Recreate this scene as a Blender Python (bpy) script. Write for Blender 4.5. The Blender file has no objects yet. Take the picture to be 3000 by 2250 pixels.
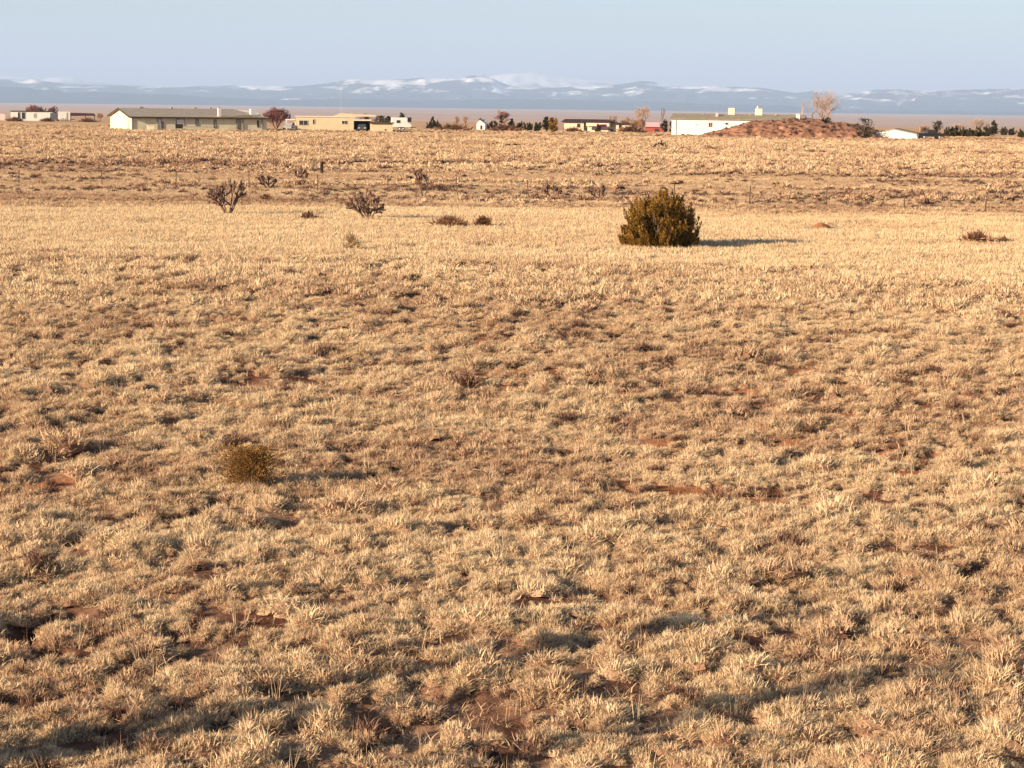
import bpy, math, random
import numpy as np
from mathutils import Vector, Matrix

SC = bpy.context.scene
COL = SC.collection
R = math.radians

# ------------------------------------------------------------------ camera
F = 6000.0                      # focal length in photo pixels (photo 3000 x 2250)
H = 5.5                         # camera height over the field
ROLL = 0.0125
PITCH = math.atan((1125 - 307) / F)
cam_d = bpy.data.cameras.new('camera')
cam = bpy.data.objects.new('camera', cam_d); COL.objects.link(cam)
cam_d.sensor_width = 36.0
cam_d.lens = F * 36.0 / 3000.0
cam_d.clip_start = 0.5
cam_d.clip_end = 200000.0
FWD = Vector((0, math.cos(PITCH), -math.sin(PITCH)))
U0 = Vector((0, math.sin(PITCH), math.cos(PITCH)))
R0 = Vector((1, 0, 0))
RGT = R0 * math.cos(ROLL) + U0 * math.sin(ROLL)
UPV = U0 * math.cos(ROLL) - R0 * math.sin(ROLL)
M = Matrix((RGT, UPV, -FWD)).transposed().to_4x4()
M.translation = Vector((0, 0, H))
cam.matrix_world = M
SC.camera = cam

# ------------------------------------------------------------------ light
SUN_EL, SUN_BEHIND = R(16.5), R(31.0)
to_sun = Vector((-math.cos(SUN_BEHIND) * math.cos(SUN_EL), -math.sin(SUN_BEHIND) * math.cos(SUN_EL), math.sin(SUN_EL)))
world = bpy.data.worlds.new('World'); SC.world = world; world.use_nodes = True
wn = world.node_tree; wn.nodes.clear()
sky = wn.nodes.new('ShaderNodeTexSky'); sky.sky_type = 'NISHITA'; sky.sun_disc = False
sky.sun_elevation = SUN_EL
sky.sun_rotation = math.atan2(to_sun.x, to_sun.y)
sky.altitude = 1900; sky.air_density = 1.0; sky.dust_density = 4.0; sky.ozone_density = 1.7
bg = wn.nodes.new('ShaderNodeBackground'); bg.inputs['Strength'].default_value = 0.06
wo = wn.nodes.new('ShaderNodeOutputWorld')
wn.links.new(sky.outputs[0], bg.inputs[0]); wn.links.new(bg.outputs[0], wo.inputs[0])
sun_d = bpy.data.lights.new('sun', 'SUN'); sun_d.energy = 5.0; sun_d.angle = R(0.5); sun_d.color = (1.0, 0.81, 0.60)
sun = bpy.data.objects.new('sun', sun_d); COL.objects.link(sun)
sun.rotation_euler = to_sun.to_track_quat('Z', 'Y').to_euler()
sun.location = (0, 0, 60)
SC.view_settings.view_transform = 'Standard'
SC.view_settings.look = 'None'
SC.view_settings.exposure = 1.47
SC.view_settings.gamma = 1.0
SC.view_settings.use_curve_mapping = False
SC.render.engine = 'CYCLES'
SC.cycles.use_denoising = True
SC.cycles.max_bounces = 5
SC.cycles.diffuse_bounces = 1
SC.cycles.transmission_bounces = 3
SC.cycles.volume_bounces = 0
SC.cycles.use_adaptive_sampling = True
SC.cycles.adaptive_threshold = 0.01

# ------------------------------------------------------------------ helpers
def vnoise(x, y, seed):
    xi = np.floor(x).astype(np.int64); yi = np.floor(y).astype(np.int64)
    xf = x - xi; yf = y - yi
    u = xf * xf * (3 - 2 * xf); v = yf * yf * (3 - 2 * yf)
    def h(a, b):
        n = (a * 374761393 + b * 668265263 + seed * 1442695041) & 0xffffffff
        n = ((n ^ (n >> 13)) * 1274126177) & 0xffffffff
        n = (n ^ (n >> 16)) & 0xffffffff
        n = (n * 2246822519) & 0xffffffff
        return ((n ^ (n >> 15)) & 0xffffff) / float(0xffffff)
    a = h(xi, yi); b = h(xi + 1, yi); c = h(xi, yi + 1); d = h(xi + 1, yi + 1)
    return a + (b - a) * u + (c - a) * v + (a - b - c + d) * u * v
def fbm(x, y, seed, o=3):
    s = 0; a = 0.5; t = 0
    for i in range(o):
        s = s + a * vnoise(x * 2 ** i + 17.3 * i, y * 2 ** i - 9.1 * i, seed + i); t += a; a *= 0.5
    return s / t
def sstep(a, b, x):
    t = np.clip((x - a) / (b - a), 0, 1); return t * t * (3 - 2 * t)
def ray(px, py):
    d = FWD + RGT * ((px - 1500) / F) + UPV * (-(py - 1125) / F)
    return d
def at(px, py, d):                        # point on the ray at horizontal range d
    r = ray(px, py); k = d / math.hypot(r.x, r.y)
    return Vector((0, 0, H)) + r * k

HOLLOWS = []       # (x0,y0,x1,y1,radius,depth)
def zt(x, y, fine=True):
    x = np.asarray(x, float); y = np.asarray(y, float)
    d = np.hypot(x, y)
    ang = np.arctan2(x, np.maximum(y, 1e-3))
    crest = 425 + 105 * sstep(-0.12, -0.21, ang)
    s = np.maximum(d - crest, 0)
    z = -0.008 * np.minimum(s, 520)
    z = z - 41.0 * sstep(0, 1, np.clip((s - 470) / 3600, 0, 1))
    near = sstep(700, 300, d)
    z = z + near * sstep(30, 160, d) * 0.5 * (fbm(x / 60, y / 34, 5) - 0.5)
    z = z + near * 0.22 * (fbm(x / 9, y / 7, 11) - 0.5) * sstep(10, 40, d)
    if fine:
        f = sstep(110, 40, d)
        z = z + f * (0.20 * (fbm(x / 0.9, y / 0.9, 21) - 0.5) + 0.14 * (fbm(x / 2.6, y / 2.6, 25) - 0.5))
        for (x0, y0, x1, y1, rad, dep) in HOLLOWS:
            vx, vy = x1 - x0, y1 - y0; L2 = vx * vx + vy * vy + 1e-9
            t = np.clip(((x - x0) * vx + (y - y0) * vy) / L2, 0, 1)
            q = np.hypot(x - x0 - t * vx, y - y0 - t * vy) * (1 + 0.8 * (vnoise(x / 0.3, y / 0.3, 77) - 0.5))
            z = z - dep * sstep(rad, rad * 0.2, q)
    return z
def zg(x, y): return float(zt(np.array([x]), np.array([y]))[0])
def G(px, py):                            # pixel -> point on the terrain
    r = ray(px, py); z = 0.0
    for i in range(12):
        k = (z - H) / r.z
        z = 0.5 * z + 0.5 * zg(r.x * k, r.y * k)
    k = (z - H) / r.z
    return Vector((r.x * k, r.y * k, zg(r.x * k, r.y * k)))

def tag(o, label=None, cat=None, group=None, kind=None):
    if label: o['label'] = label
    if cat: o['category'] = cat
    if group: o['group'] = group
    if kind: o['kind'] = kind
    return o
def empty(name, loc, rz=0.0, label=None, cat=None, group=None):
    o = bpy.data.objects.new(name, None); COL.objects.link(o)
    o.empty_display_size = 0.2
    o.location = loc; o.rotation_euler = (0, 0, rz)
    return tag(o, label, cat, group)
class MB:
    def __init__(s): s.v = []; s.f = []
    def add(s, vs, fs):
        b = len(s.v); s.v += [tuple(p) for p in vs]; s.f += [tuple(i + b for i in f) for f in fs]; return s
    def box(s, x0, x1, y0, y1, z0, z1):
        v = [(x0, y0, z0), (x1, y0, z0), (x1, y1, z0), (x0, y1, z0), (x0, y0, z1), (x1, y0, z1), (x1, y1, z1), (x0, y1, z1)]
        return s.add(v, [(3, 2, 1, 0), (4, 5, 6, 7), (0, 1, 5, 4), (1, 2, 6, 5), (2, 3, 7, 6), (3, 0, 4, 7)])
    def prism(s, poly, axis, a, b):       # poly in the two other axes, extruded along axis from a to b
        n = len(poly); vs = []
        for t in (a, b):
            for (p, q) in poly:
                vs.append({'x': (t, p, q), 'y': (p, t, q), 'z': (p, q, t)}[axis])
        fs = [tuple(range(n)), tuple(range(2 * n - 1, n - 1, -1))]
        fs += [(i, (i + 1) % n, n + (i + 1) % n, n + i) for i in range(n)]
        return s.add(vs, fs)
    def tube(s, p0, p1, r0, r1, n=4):
        p0 = Vector(p0); p1 = Vector(p1); d = (p1 - p0)
        if d.length < 1e-6: return s
        d.normalize(); a = d.orthogonal().normalized(); b = d.cross(a)
        vs = []
        for p, r in ((p0, r0), (p1, r1)):
            for i in range(n):
                t = 2 * math.pi * i / n; vs.append(p + a * (math.cos(t) * r) + b * (math.sin(t) * r))
        fs = [(i, (i + 1) % n, n + (i + 1) % n, n + i) for i in range(n)]
        fs += [tuple(range(n - 1, -1, -1)), tuple(range(n, 2 * n))]
        return s.add(vs, fs)
    def build(s, name, mat, parent=None, smooth=False, fix=True):
        me = bpy.data.meshes.new(name); me.from_pydata(s.v, [], s.f); me.update()
        if fix:
            import bmesh
            bm = bmesh.new(); bm.from_mesh(me); bmesh.ops.recalc_face_normals(bm, faces=bm.faces); bm.to_mesh(me); bm.free()
        me.materials.append(mat)
        if smooth: me.polygons.foreach_set('use_smooth', [True] * len(me.polygons))
        o = bpy.data.objects.new(name, me); COL.objects.link(o)
        if parent: o.parent = parent
        return o
def copy_tree(o, parent=None):
    c = o.copy(); COL.objects.link(c); c.parent = parent
    for ch in list(o.children): copy_tree(ch, c)
    return c

# ------------------------------------------------------------------ materials
def mat(name, col, rough=0.85, var=0.15, scale=2.0, bump=0.0, spec=0.2, col2=None):
    m = bpy.data.materials.new(name); m.use_nodes = True
    nt = m.node_tree; b = nt.nodes['Principled BSDF']
    b.inputs['Roughness'].default_value = rough
    b.inputs['Specular IOR Level'].default_value = spec
    tc = nt.nodes.new('ShaderNodeTexCoord')
    nz = nt.nodes.new('ShaderNodeTexNoise'); nz.inputs['Scale'].default_value = scale; nz.inputs['Detail'].default_value = 4
    nt.links.new(tc.outputs['Object'], nz.inputs['Vector'])
    mx = nt.nodes.new('ShaderNodeMix'); mx.data_type = 'RGBA'
    c2 = col2 or tuple(c * (1 - 2 * var) for c in col)
    mx.inputs[6].default_value = (*[min(1, c * (1 + var * 0.5)) for c in col], 1)
    mx.inputs[7].default_value = (*c2, 1)
    rp = nt.nodes.new('ShaderNodeMapRange'); rp.inputs[1].default_value = 0.3; rp.inputs[2].default_value = 0.7
    nt.links.new(nz.outputs[0], rp.inputs[0]); nt.links.new(rp.outputs[0], mx.inputs[0])
    nt.links.new(mx.outputs[2], b.inputs['Base Color'])
    if bump:
        bp = nt.nodes.new('ShaderNodeBump'); bp.inputs['Strength'].default_value = bump; bp.inputs['Distance'].default_value = 0.1
        nt.links.new(nz.outputs[0], bp.inputs['Height']); nt.links.new(bp.outputs[0], b.inputs['Normal'])
    return m
def leaf_mat(name, stops, translucent=0.3, noise=0.0):
    """foliage coloured by the per-face attribute 'tint' (own mesh) or the per-instance one"""
    m = bpy.data.materials.new(name); m.use_nodes = True
    nt = m.node_tree; nt.nodes.clear()
    out = nt.nodes.new('ShaderNodeOutputMaterial')
    a = nt.nodes.new('ShaderNodeAttribute'); a.attribute_name = 'tint'
    a.attribute_type = 'INSTANCER' if noise else 'GEOMETRY'
    rp = nt.nodes.new('ShaderNodeValToRGB'); el = rp.color_ramp.elements
    while len(el) < len(stops): el.new(0.5)
    for e, (p, c) in zip(el, stops): e.position = p; e.color = (*c, 1)
    fac = a.outputs['Fac']
    if noise:
        a2 = nt.nodes.new('ShaderNodeAttribute'); a2.attribute_name = 'blade'
        ad = nt.nodes.new('ShaderNodeMath'); ad.operation = 'MULTIPLY_ADD'
        nt.links.new(a2.outputs['Fac'], ad.inputs[0]); ad.inputs[1].default_value = noise
        nt.links.new(fac, ad.inputs[2]); fac = ad.outputs[0]
    nt.links.new(fac, rp.inputs[0])
    d = nt.nodes.new('ShaderNodeBsdfDiffuse'); t = nt.nodes.new('ShaderNodeBsdfTranslucent'); mx = nt.nodes.new('ShaderNodeMixShader')
    mx.inputs[0].default_value = translucent
    nt.links.new(rp.outputs[0], d.inputs[0]); nt.links.new(rp.outputs[0], t.inputs[0])
    nt.links.new(d.outputs[0], mx.inputs[1]); nt.links.new(t.outputs[0], mx.inputs[2]); nt.links.new(mx.outputs[0], out.inputs[0])
    return m

GRASS = leaf_mat('dry_grass', [(0.0, (0.055, 0.035, 0.03)), (0.2, (0.25, 0.125, 0.078)), (0.48, (0.50, 0.31, 0.19)), (0.75, (0.63, 0.435, 0.25)), (1.0, (0.76, 0.57, 0.345))], 0.24, 0.17)  # darkest end of the ramp also stands for shade among the tufts
JUNI = leaf_mat('juniper_foliage', [(0.0, (0.075, 0.036, 0.012)), (0.5, (0.21, 0.115, 0.022)), (1.0, (0.40, 0.215, 0.045))], 0.25)
DARKLEAF = leaf_mat('dark_evergreen', [(0.0, (0.02, 0.02, 0.01)), (0.5, (0.045, 0.04, 0.018)), (1.0, (0.09, 0.075, 0.03))], 0.15)
BROWNLEAF = leaf_mat('dead_weed', [(0.0, (0.10, 0.045, 0.028)), (0.5, (0.25, 0.12, 0.065)), (1.0, (0.38, 0.21, 0.11))], 0.25)
TANWEED = leaf_mat('tan_weed', [(0.0, (0.20, 0.095, 0.055)), (0.5, (0.38, 0.20, 0.11)), (1.0, (0.52, 0.32, 0.18))], 0.3)
SEEDLING = leaf_mat('seedling_foliage', [(0.0, (0.085, 0.045, 0.016)), (0.5, (0.22, 0.115, 0.036)), (1.0, (0.40, 0.22, 0.08))], 0.3)
REDTWIG = mat('red_twigs', (0.20, 0.085, 0.075), var=0.2)
PALETWIG = mat('pale_twigs', (0.34, 0.23, 0.17), var=0.15)
TANTWIG = mat('tan_twigs', (0.30, 0.17, 0.09), var=0.2)
BARK = mat('bark', (0.16, 0.10, 0.065), var=0.25, scale=6, bump=0.4)
CHOLLA = mat('cholla_stem', (0.10, 0.055, 0.042), var=0.3, scale=9, bump=0.6, col2=(0.22, 0.13, 0.08))
CREAM = mat('cream_siding', (0.66, 0.58, 0.39), var=0.06, scale=0.6)
TAN = mat('tan_stucco', (0.60, 0.45, 0.28), var=0.06, scale=0.7)
WHITE = mat('white_siding', (0.66, 0.62, 0.55), var=0.05, scale=0.6)
PEACH = mat('peach_stucco', (0.72, 0.46, 0.32), var=0.08, scale=0.6)
TRIM = mat('cream_trim', (0.58, 0.51, 0.39), var=0.05)
FASCIA = mat('brown_fascia', (0.07, 0.045, 0.022), var=0.2)
SHINGLE = mat('grey_shingles', (0.31, 0.26, 0.20), var=0.12, scale=1.2, bump=0.2)
OLIVE = mat('olive_shingles', (0.27, 0.225, 0.15), var=0.12, scale=1.2, bump=0.2)
DARKROOF = mat('dark_roof', (0.05, 0.03, 0.026), var=0.2)
PINKROOF = mat('pink_metal_roof', (0.66, 0.40, 0.36), var=0.05, rough=0.5)
REDWALL = mat('red_barn_wall', (0.30, 0.06, 0.045), var=0.15)
GLASS = mat('window_glass', (0.03, 0.03, 0.033), rough=0.12, var=0.1, spec=0.6)
CURTAIN = mat('curtained_glass', (0.36, 0.31, 0.24), rough=0.3, var=0.15, scale=3)
DARKMETAL = mat('dark_paint', (0.02, 0.02, 0.024), rough=0.3, var=0.1, spec=0.5)
TYRE = mat('tyre_rubber', (0.018, 0.018, 0.018), var=0.1)
CHROME = mat('pale_metal', (0.55, 0.54, 0.52), rough=0.35, var=0.05, spec=0.5)
GALV = mat('rusty_post_steel', (0.11, 0.07, 0.05), var=0.2, rough=0.6)
DARKWOOD = mat('dark_wood', (0.03, 0.018, 0.012), var=0.2, bump=0.3, scale=12)
REDDIRT = mat('red_dirt', (0.34, 0.165, 0.09), var=0.22, scale=0.9, bump=0.8, col2=(0.13, 0.06, 0.036))
ANTDIRT = mat('orange_dirt', (0.36, 0.155, 0.06), var=0.15, scale=5, bump=0.3)
STONE = mat('pale_rock', (0.42, 0.28, 0.2), var=0.2, scale=8, bump=0.5)

# ------------------------------------------------------------------ ground
def add_hollow(pts, rad_px, dep):
    for (a, b) in zip(pts[:-1], pts[1:]):
        p = at(*a, 100); q = at(*b, 100)
        def flat(px, py):
            r = ray(px, py); k = -H / r.z; return r.x * k, r.y * k, k
        x0, y0, k0 = flat(*a); x1, y1, k1 = flat(*b)
        HOLLOWS.append((x0, y0, x1, y1, rad_px * k0 / F * 1.15, dep * 0.9))
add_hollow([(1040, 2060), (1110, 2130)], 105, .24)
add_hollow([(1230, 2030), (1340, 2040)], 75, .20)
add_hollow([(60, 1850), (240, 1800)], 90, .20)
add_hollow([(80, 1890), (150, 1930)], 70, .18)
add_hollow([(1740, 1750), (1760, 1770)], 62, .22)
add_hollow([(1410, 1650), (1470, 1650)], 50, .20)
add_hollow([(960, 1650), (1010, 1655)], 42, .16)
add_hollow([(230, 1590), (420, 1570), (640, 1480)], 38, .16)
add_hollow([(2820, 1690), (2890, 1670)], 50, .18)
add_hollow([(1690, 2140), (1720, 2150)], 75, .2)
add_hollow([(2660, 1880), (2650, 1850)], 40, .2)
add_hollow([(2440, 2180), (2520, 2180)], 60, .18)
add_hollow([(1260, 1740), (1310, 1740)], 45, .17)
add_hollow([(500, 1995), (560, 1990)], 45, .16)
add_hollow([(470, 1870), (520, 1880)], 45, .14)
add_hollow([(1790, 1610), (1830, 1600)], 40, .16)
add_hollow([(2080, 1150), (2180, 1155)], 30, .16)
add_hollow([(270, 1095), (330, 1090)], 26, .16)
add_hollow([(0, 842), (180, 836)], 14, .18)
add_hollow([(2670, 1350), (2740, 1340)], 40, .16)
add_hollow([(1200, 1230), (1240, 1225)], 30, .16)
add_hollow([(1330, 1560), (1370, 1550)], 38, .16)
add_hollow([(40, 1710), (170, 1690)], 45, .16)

def band_edges(x, y):
    n = 15.0 * (fbm(x / 16, y / 4, 41, 4) - 0.5)
    lo = 69 - 0.20 * x + n                 # near edge of the pale strip
    hi = 106 - 0.05 * x + 22 * (fbm(x / 28, y / 6, 43, 4) - 0.5)
    return lo, hi
def pale(x, y):
    lo, hi = band_edges(x, y)
    p = sstep(lo - 3.5, lo + 4.5, y) * sstep(hi + 5, hi - 5, y)
    isl = 0.8 * sstep(0.56, 0.70, fbm(x / 26, y / 4.5, 45, 4)) * sstep(95, 104, y) * sstep(175, 150, y)
    return np.maximum(p * (1 - 0.55 * sstep(0.60, 0.74, fbm(x / 15, y / 2.5, 46, 4))), isl)
def dusty(x, y):
    lo, hi = band_edges(x, y)
    return (1 - pale(x, y)) * sstep(hi - 3, hi + 4, y) * sstep(180, 158, y + 14 * (fbm(x / 22, y / 9, 47) - 0.5))
def barren(x, y):                          # where soil shows between the tufts
    d = np.hypot(x, y)
    return sstep(0.57, 0.72, fbm(x / 3.2 + 3, y / 2.6, 61)) * sstep(75, 62, y)
def build_ground():
    dens = np.concatenate([np.arange(-34, -18.5, 0.4), np.arange(-18.5, 18.5001, 0.1), np.arange(18.9, 34.1, 0.4)])
    left = -34 - np.cumsum(np.linspace(0.8, 12, 24))
    left = left[left > -179]
    cols = np.concatenate([left[::-1], dens, -left])
    cols = np.radians(cols)
    rows = [2.0]
    while rows[-1] < 95000:
        d = rows[-1]
        rows.append(d * (1.1 if d < 13 else 1.005 if d < 62 else 1.0095 if d < 520 else 1.035))
    rows = np.array(rows)
    A, D = np.meshgrid(cols, rows)
    X = D * np.sin(A); Y = D * np.cos(A)
    Z = zt(X, Y)
    nr, nc = X.shape
    v = np.stack([X, Y, Z], -1).reshape(-1, 3)
    idx = np.arange(nr * nc).reshape(nr, nc)
    q = np.stack([idx[:-1, :-1], idx[:-1, 1:], idx[1:, 1:], idx[1:, :-1]], -1).reshape(-1, 4)
    # close the ring behind the camera and the middle
    seam = np.stack([idx[:-1, -1], idx[:-1, 0], idx[1:, 0], idx[1:, -1]], -1)
    q = np.concatenate([q, seam])
    c0 = len(v); v = np.vstack([v, [[0, 0, 0]]])
    tri = [(c0, int(idx[0, (i + 1) % nc]), int(idx[0, i])) for i in range(nc)]
    me = bpy.data.meshes.new('ground')
    me.from_pydata(v.tolist(), [], [tuple(r[::-1]) for r in q.tolist()] + tri)
    me.polygons.foreach_set('use_smooth', [True] * len(me.polygons))
    # soil and litter colours
    x = v[:, 0]; y = v[:, 1]; d = np.hypot(x, y)
    soil = np.array([0.13, 0.058, 0.036]); litter = np.array([0.28, 0.16, 0.095]); strawy = np.array([0.66, 0.48, 0.27]); dust = np.array([0.50, 0.325, 0.19]); red = np.array([0.36, 0.145, 0.065])
    far = np.array([0.50, 0.32, 0.19]); farpink = np.array([0.44, 0.285, 0.20])
    def mix(a, b, t): return a + (b - a) * t[:, None]
    c = mix(np.tile(soil, (len(v), 1)), litter, sstep(0.35, 0.65, fbm(x / 1.3, y / 1.3, 51)))
    c = mix(c, red, 0.8 * barren(x, y))
    c = mix(c, strawy, pale(x, y) * (0.75 + 0.25 * fbm(x / 6, y / 1.5, 53)))
    c = mix(c, dust, dusty(x, y))
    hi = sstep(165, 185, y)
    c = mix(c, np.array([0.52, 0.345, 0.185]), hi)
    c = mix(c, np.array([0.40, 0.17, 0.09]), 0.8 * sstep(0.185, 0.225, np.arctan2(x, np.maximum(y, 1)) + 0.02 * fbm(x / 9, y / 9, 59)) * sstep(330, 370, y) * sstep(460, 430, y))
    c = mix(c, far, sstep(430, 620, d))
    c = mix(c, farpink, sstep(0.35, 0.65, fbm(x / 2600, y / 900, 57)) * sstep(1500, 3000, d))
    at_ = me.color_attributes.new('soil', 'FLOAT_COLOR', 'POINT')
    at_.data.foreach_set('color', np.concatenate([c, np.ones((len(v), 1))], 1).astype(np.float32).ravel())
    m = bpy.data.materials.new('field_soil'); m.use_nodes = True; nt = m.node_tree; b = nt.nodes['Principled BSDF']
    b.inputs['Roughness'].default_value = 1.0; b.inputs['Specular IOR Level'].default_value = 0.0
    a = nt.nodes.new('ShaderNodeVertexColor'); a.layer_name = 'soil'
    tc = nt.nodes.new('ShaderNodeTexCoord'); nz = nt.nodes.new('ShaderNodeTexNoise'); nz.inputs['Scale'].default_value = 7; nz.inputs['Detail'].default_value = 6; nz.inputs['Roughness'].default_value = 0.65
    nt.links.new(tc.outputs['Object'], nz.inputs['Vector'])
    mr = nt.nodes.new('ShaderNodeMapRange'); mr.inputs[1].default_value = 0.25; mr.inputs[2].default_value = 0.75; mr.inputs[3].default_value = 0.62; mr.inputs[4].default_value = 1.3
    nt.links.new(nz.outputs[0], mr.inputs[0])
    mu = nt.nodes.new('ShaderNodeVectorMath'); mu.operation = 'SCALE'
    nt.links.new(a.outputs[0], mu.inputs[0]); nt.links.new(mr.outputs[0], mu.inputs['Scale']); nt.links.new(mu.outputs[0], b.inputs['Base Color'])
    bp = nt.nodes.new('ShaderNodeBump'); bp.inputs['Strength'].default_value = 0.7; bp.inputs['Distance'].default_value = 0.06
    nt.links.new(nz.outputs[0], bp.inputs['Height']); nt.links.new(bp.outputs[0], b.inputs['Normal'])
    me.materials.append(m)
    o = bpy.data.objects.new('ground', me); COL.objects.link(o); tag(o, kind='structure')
build_ground()

# ------------------------------------------------------------------ mountains
def interp(profile, px):
    xs = [p[0] for p in profile]; ys = [p[1] for p in profile]
    return np.interp(px, xs, ys)
def mountain(name, profile, d_crest, d_foot, seed, rough, material, px0=-800, px1=3800, step=7, jag=2.0, nrow=34):
    px = np.arange(px0, px1 + 1, step, dtype=float)
    top = interp(profile, px)
    V = []; n = len(px)
    base = -47.0
    tops = []
    for i, p in enumerate(px):
        py = top[i] + jag * (float(fbm(np.array([p / 22.0]), np.array([0.5]), seed + 3, 4)[0]) - 0.5) * 2
        q = at(p, py, d_crest); tops.append((math.atan2(q.x, q.y), q.z))
    ang = np.array([t[0] for t in tops]); zt_ = np.array([t[1] for t in tops])
    rows = np.concatenate([np.linspace(0, 1, nrow), [1.12, 1.35]])
    for t in rows:
        d = d_foot + (d_crest - d_foot) * t
        if t <= 1:
            prof = t ** 1.35
            ridge = 1 - np.abs(2 * fbm(px / 95.0 + 0.6 * t, np.full(n, t * 4.2), seed, 4) - 1) * 1.6
            k = prof * (1 - rough * (1 - ridge) * math.sin(math.pi * min(1, t)) ** 0.7)
        else:
            k = np.full(n, max(0.0, 1 - (t - 1) * 2.6))
        z = base + (zt_ - base) * k
        V.append(np.stack([np.sin(ang) * d, np.cos(ang) * d, z], -1))
    V = np.array(V); nr = len(rows)
    idx = np.arange(nr * n).reshape(nr, n)
    q = np.stack([idx[:-1, :-1], idx[:-1, 1:], idx[1:, 1:], idx[1:, :-1]], -1).reshape(-1, 4)
    me = bpy.data.meshes.new(name); me.from_pydata(V.reshape(-1, 3).tolist(), [], q.tolist())
    me.polygons.foreach_set('use_smooth', [True] * len(me.polygons)); me.materials.append(material)
    o = bpy.data.objects.new(name, me); COL.objects.link(o); tag(o, kind='structure')
    return o
def mountain_mat(name, forest, snow, thr, lo, hi, sx):
    m = bpy.data.materials.new(name); m.use_nodes = True; nt = m.node_tree; b = nt.nodes['Principled BSDF']
    b.inputs['Roughness'].default_value = 1; b.inputs['Specular IOR Level'].default_value = 0
    g = nt.nodes.new('ShaderNodeNewGeometry'); sp = nt.nodes.new('ShaderNodeSeparateXYZ'); nt.links.new(g.outputs['Position'], sp.inputs[0])
    mp = nt.nodes.new('ShaderNodeMapping'); mp.inputs['Scale'].default_value = (1 / sx, 1 / (sx * 1.6), 1 / (sx * 0.22))
    nt.links.new(g.outputs['Position'], mp.inputs[0])
    nz = nt.nodes.new('ShaderNodeTexNoise'); nz.inputs['Scale'].default_value = 1.0; nz.inputs['Detail'].default_value = 5; nz.inputs['Roughness'].default_value = 0.55
    nt.links.new(mp.outputs[0], nz.inputs['Vector'])
    al = nt.nodes.new('ShaderNodeMapRange'); al.inputs[1].default_value = lo; al.inputs[2].default_value = hi; al.inputs[3].default_value = -0.22; al.inputs[4].default_value = 0.04
    nt.links.new(sp.outputs[2], al.inputs[0])
    ad = nt.nodes.new('ShaderNodeMath'); ad.operation = 'ADD'; nt.links.new(nz.outputs[0], ad.inputs[0]); nt.links.new(al.outputs[0], ad.inputs[1])
    st = nt.nodes.new('ShaderNodeMapRange'); st.inputs[1].default_value = thr; st.inputs[2].default_value = thr + 0.13
    nt.links.new(ad.outputs[0], st.inputs[0])
    mx = nt.nodes.new('ShaderNodeMix'); mx.data_type = 'RGBA'; mx.inputs[6].default_value = (*forest, 1); mx.inputs[7].default_value = (*snow, 1)
    nt.links.new(st.outputs[0], mx.inputs[0]); nt.links.new(mx.outputs[2], b.inputs['Base Color'])
    return m
MAIN = [(-800, 246), (-300, 240), (0, 229), (40, 237), (100, 231), (150, 240), (200, 247), (260, 248), (330, 250), (400, 253), (500, 256), (600, 253), (700, 250), (780, 253), (880, 252), (960, 243),
        (1020, 234), (1050, 232), (1100, 236), (1200, 231), (1240, 228), (1320, 232), (1345, 230), (1380, 221), (1400, 219), (1420, 221), (1445, 230), (1475, 245), (1510, 254), (1560, 257), (1640, 255), (1720, 253),
        (1780, 251), (1850, 243), (1880, 237), (1900, 238), (1950, 248), (2000, 253), (2100, 253), (2180, 255), (2240, 258), (2300, 268), (2330, 272), (2380, 267), (2450, 280), (2500, 272), (2560, 264),
        (2600, 262), (2680, 265), (2760, 265), (2900, 260), (3000, 262), (3400, 268), (3800, 280)]
FRONT = [(-800, 258), (0, 256), (60, 255), (110, 262), (160, 262), (205, 273), (260, 269), (400, 275), (500, 277), (640, 287), (800, 292), (1000, 290), (1200, 293), (1500, 292), (1650, 290), (1800, 297), (1950, 298),
         (2050, 305), (2200, 307), (2330, 312), (2450, 322), (2700, 324), (3000, 328), (3800, 334)]
SNOW = [(-800, 262), (0, 226), (30, 224), (80, 227), (110, 233), (140, 229), (165, 226), (215, 229), (250, 238), (330, 244), (480, 254), (800, 262), (1300, 250), (1430, 224), (1465, 218), (1510, 214), (1560, 213), (1600, 219), (1640, 227), (1700, 231), (1760, 238), (1800, 243), (1880, 252), (2100, 268), (3800, 290)]
mountain('mountain_range', MAIN, 34000, 27500, 101, 0.62, mountain_mat('forest_and_snow', (0.03, 0.045, 0.06), (0.88, 0.86, 0.86), 0.44, 0, 420, 560))
mountain('foothills', FRONT, 27000, 24500, 131, 0.30, mountain_mat('dark_forest', (0.025, 0.04, 0.06), (0.5, 0.5, 0.55), 0.95, 60, 420, 700), jag=3.0)
mountain('snowy_mountains', SNOW, 52000, 40000, 151, 0.25, mountain_mat('deep_snow', (0.25, 0.25, 0.28), (0.88, 0.84, 0.82), 0.30, 300, 700, 1500), jag=1.5)

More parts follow.
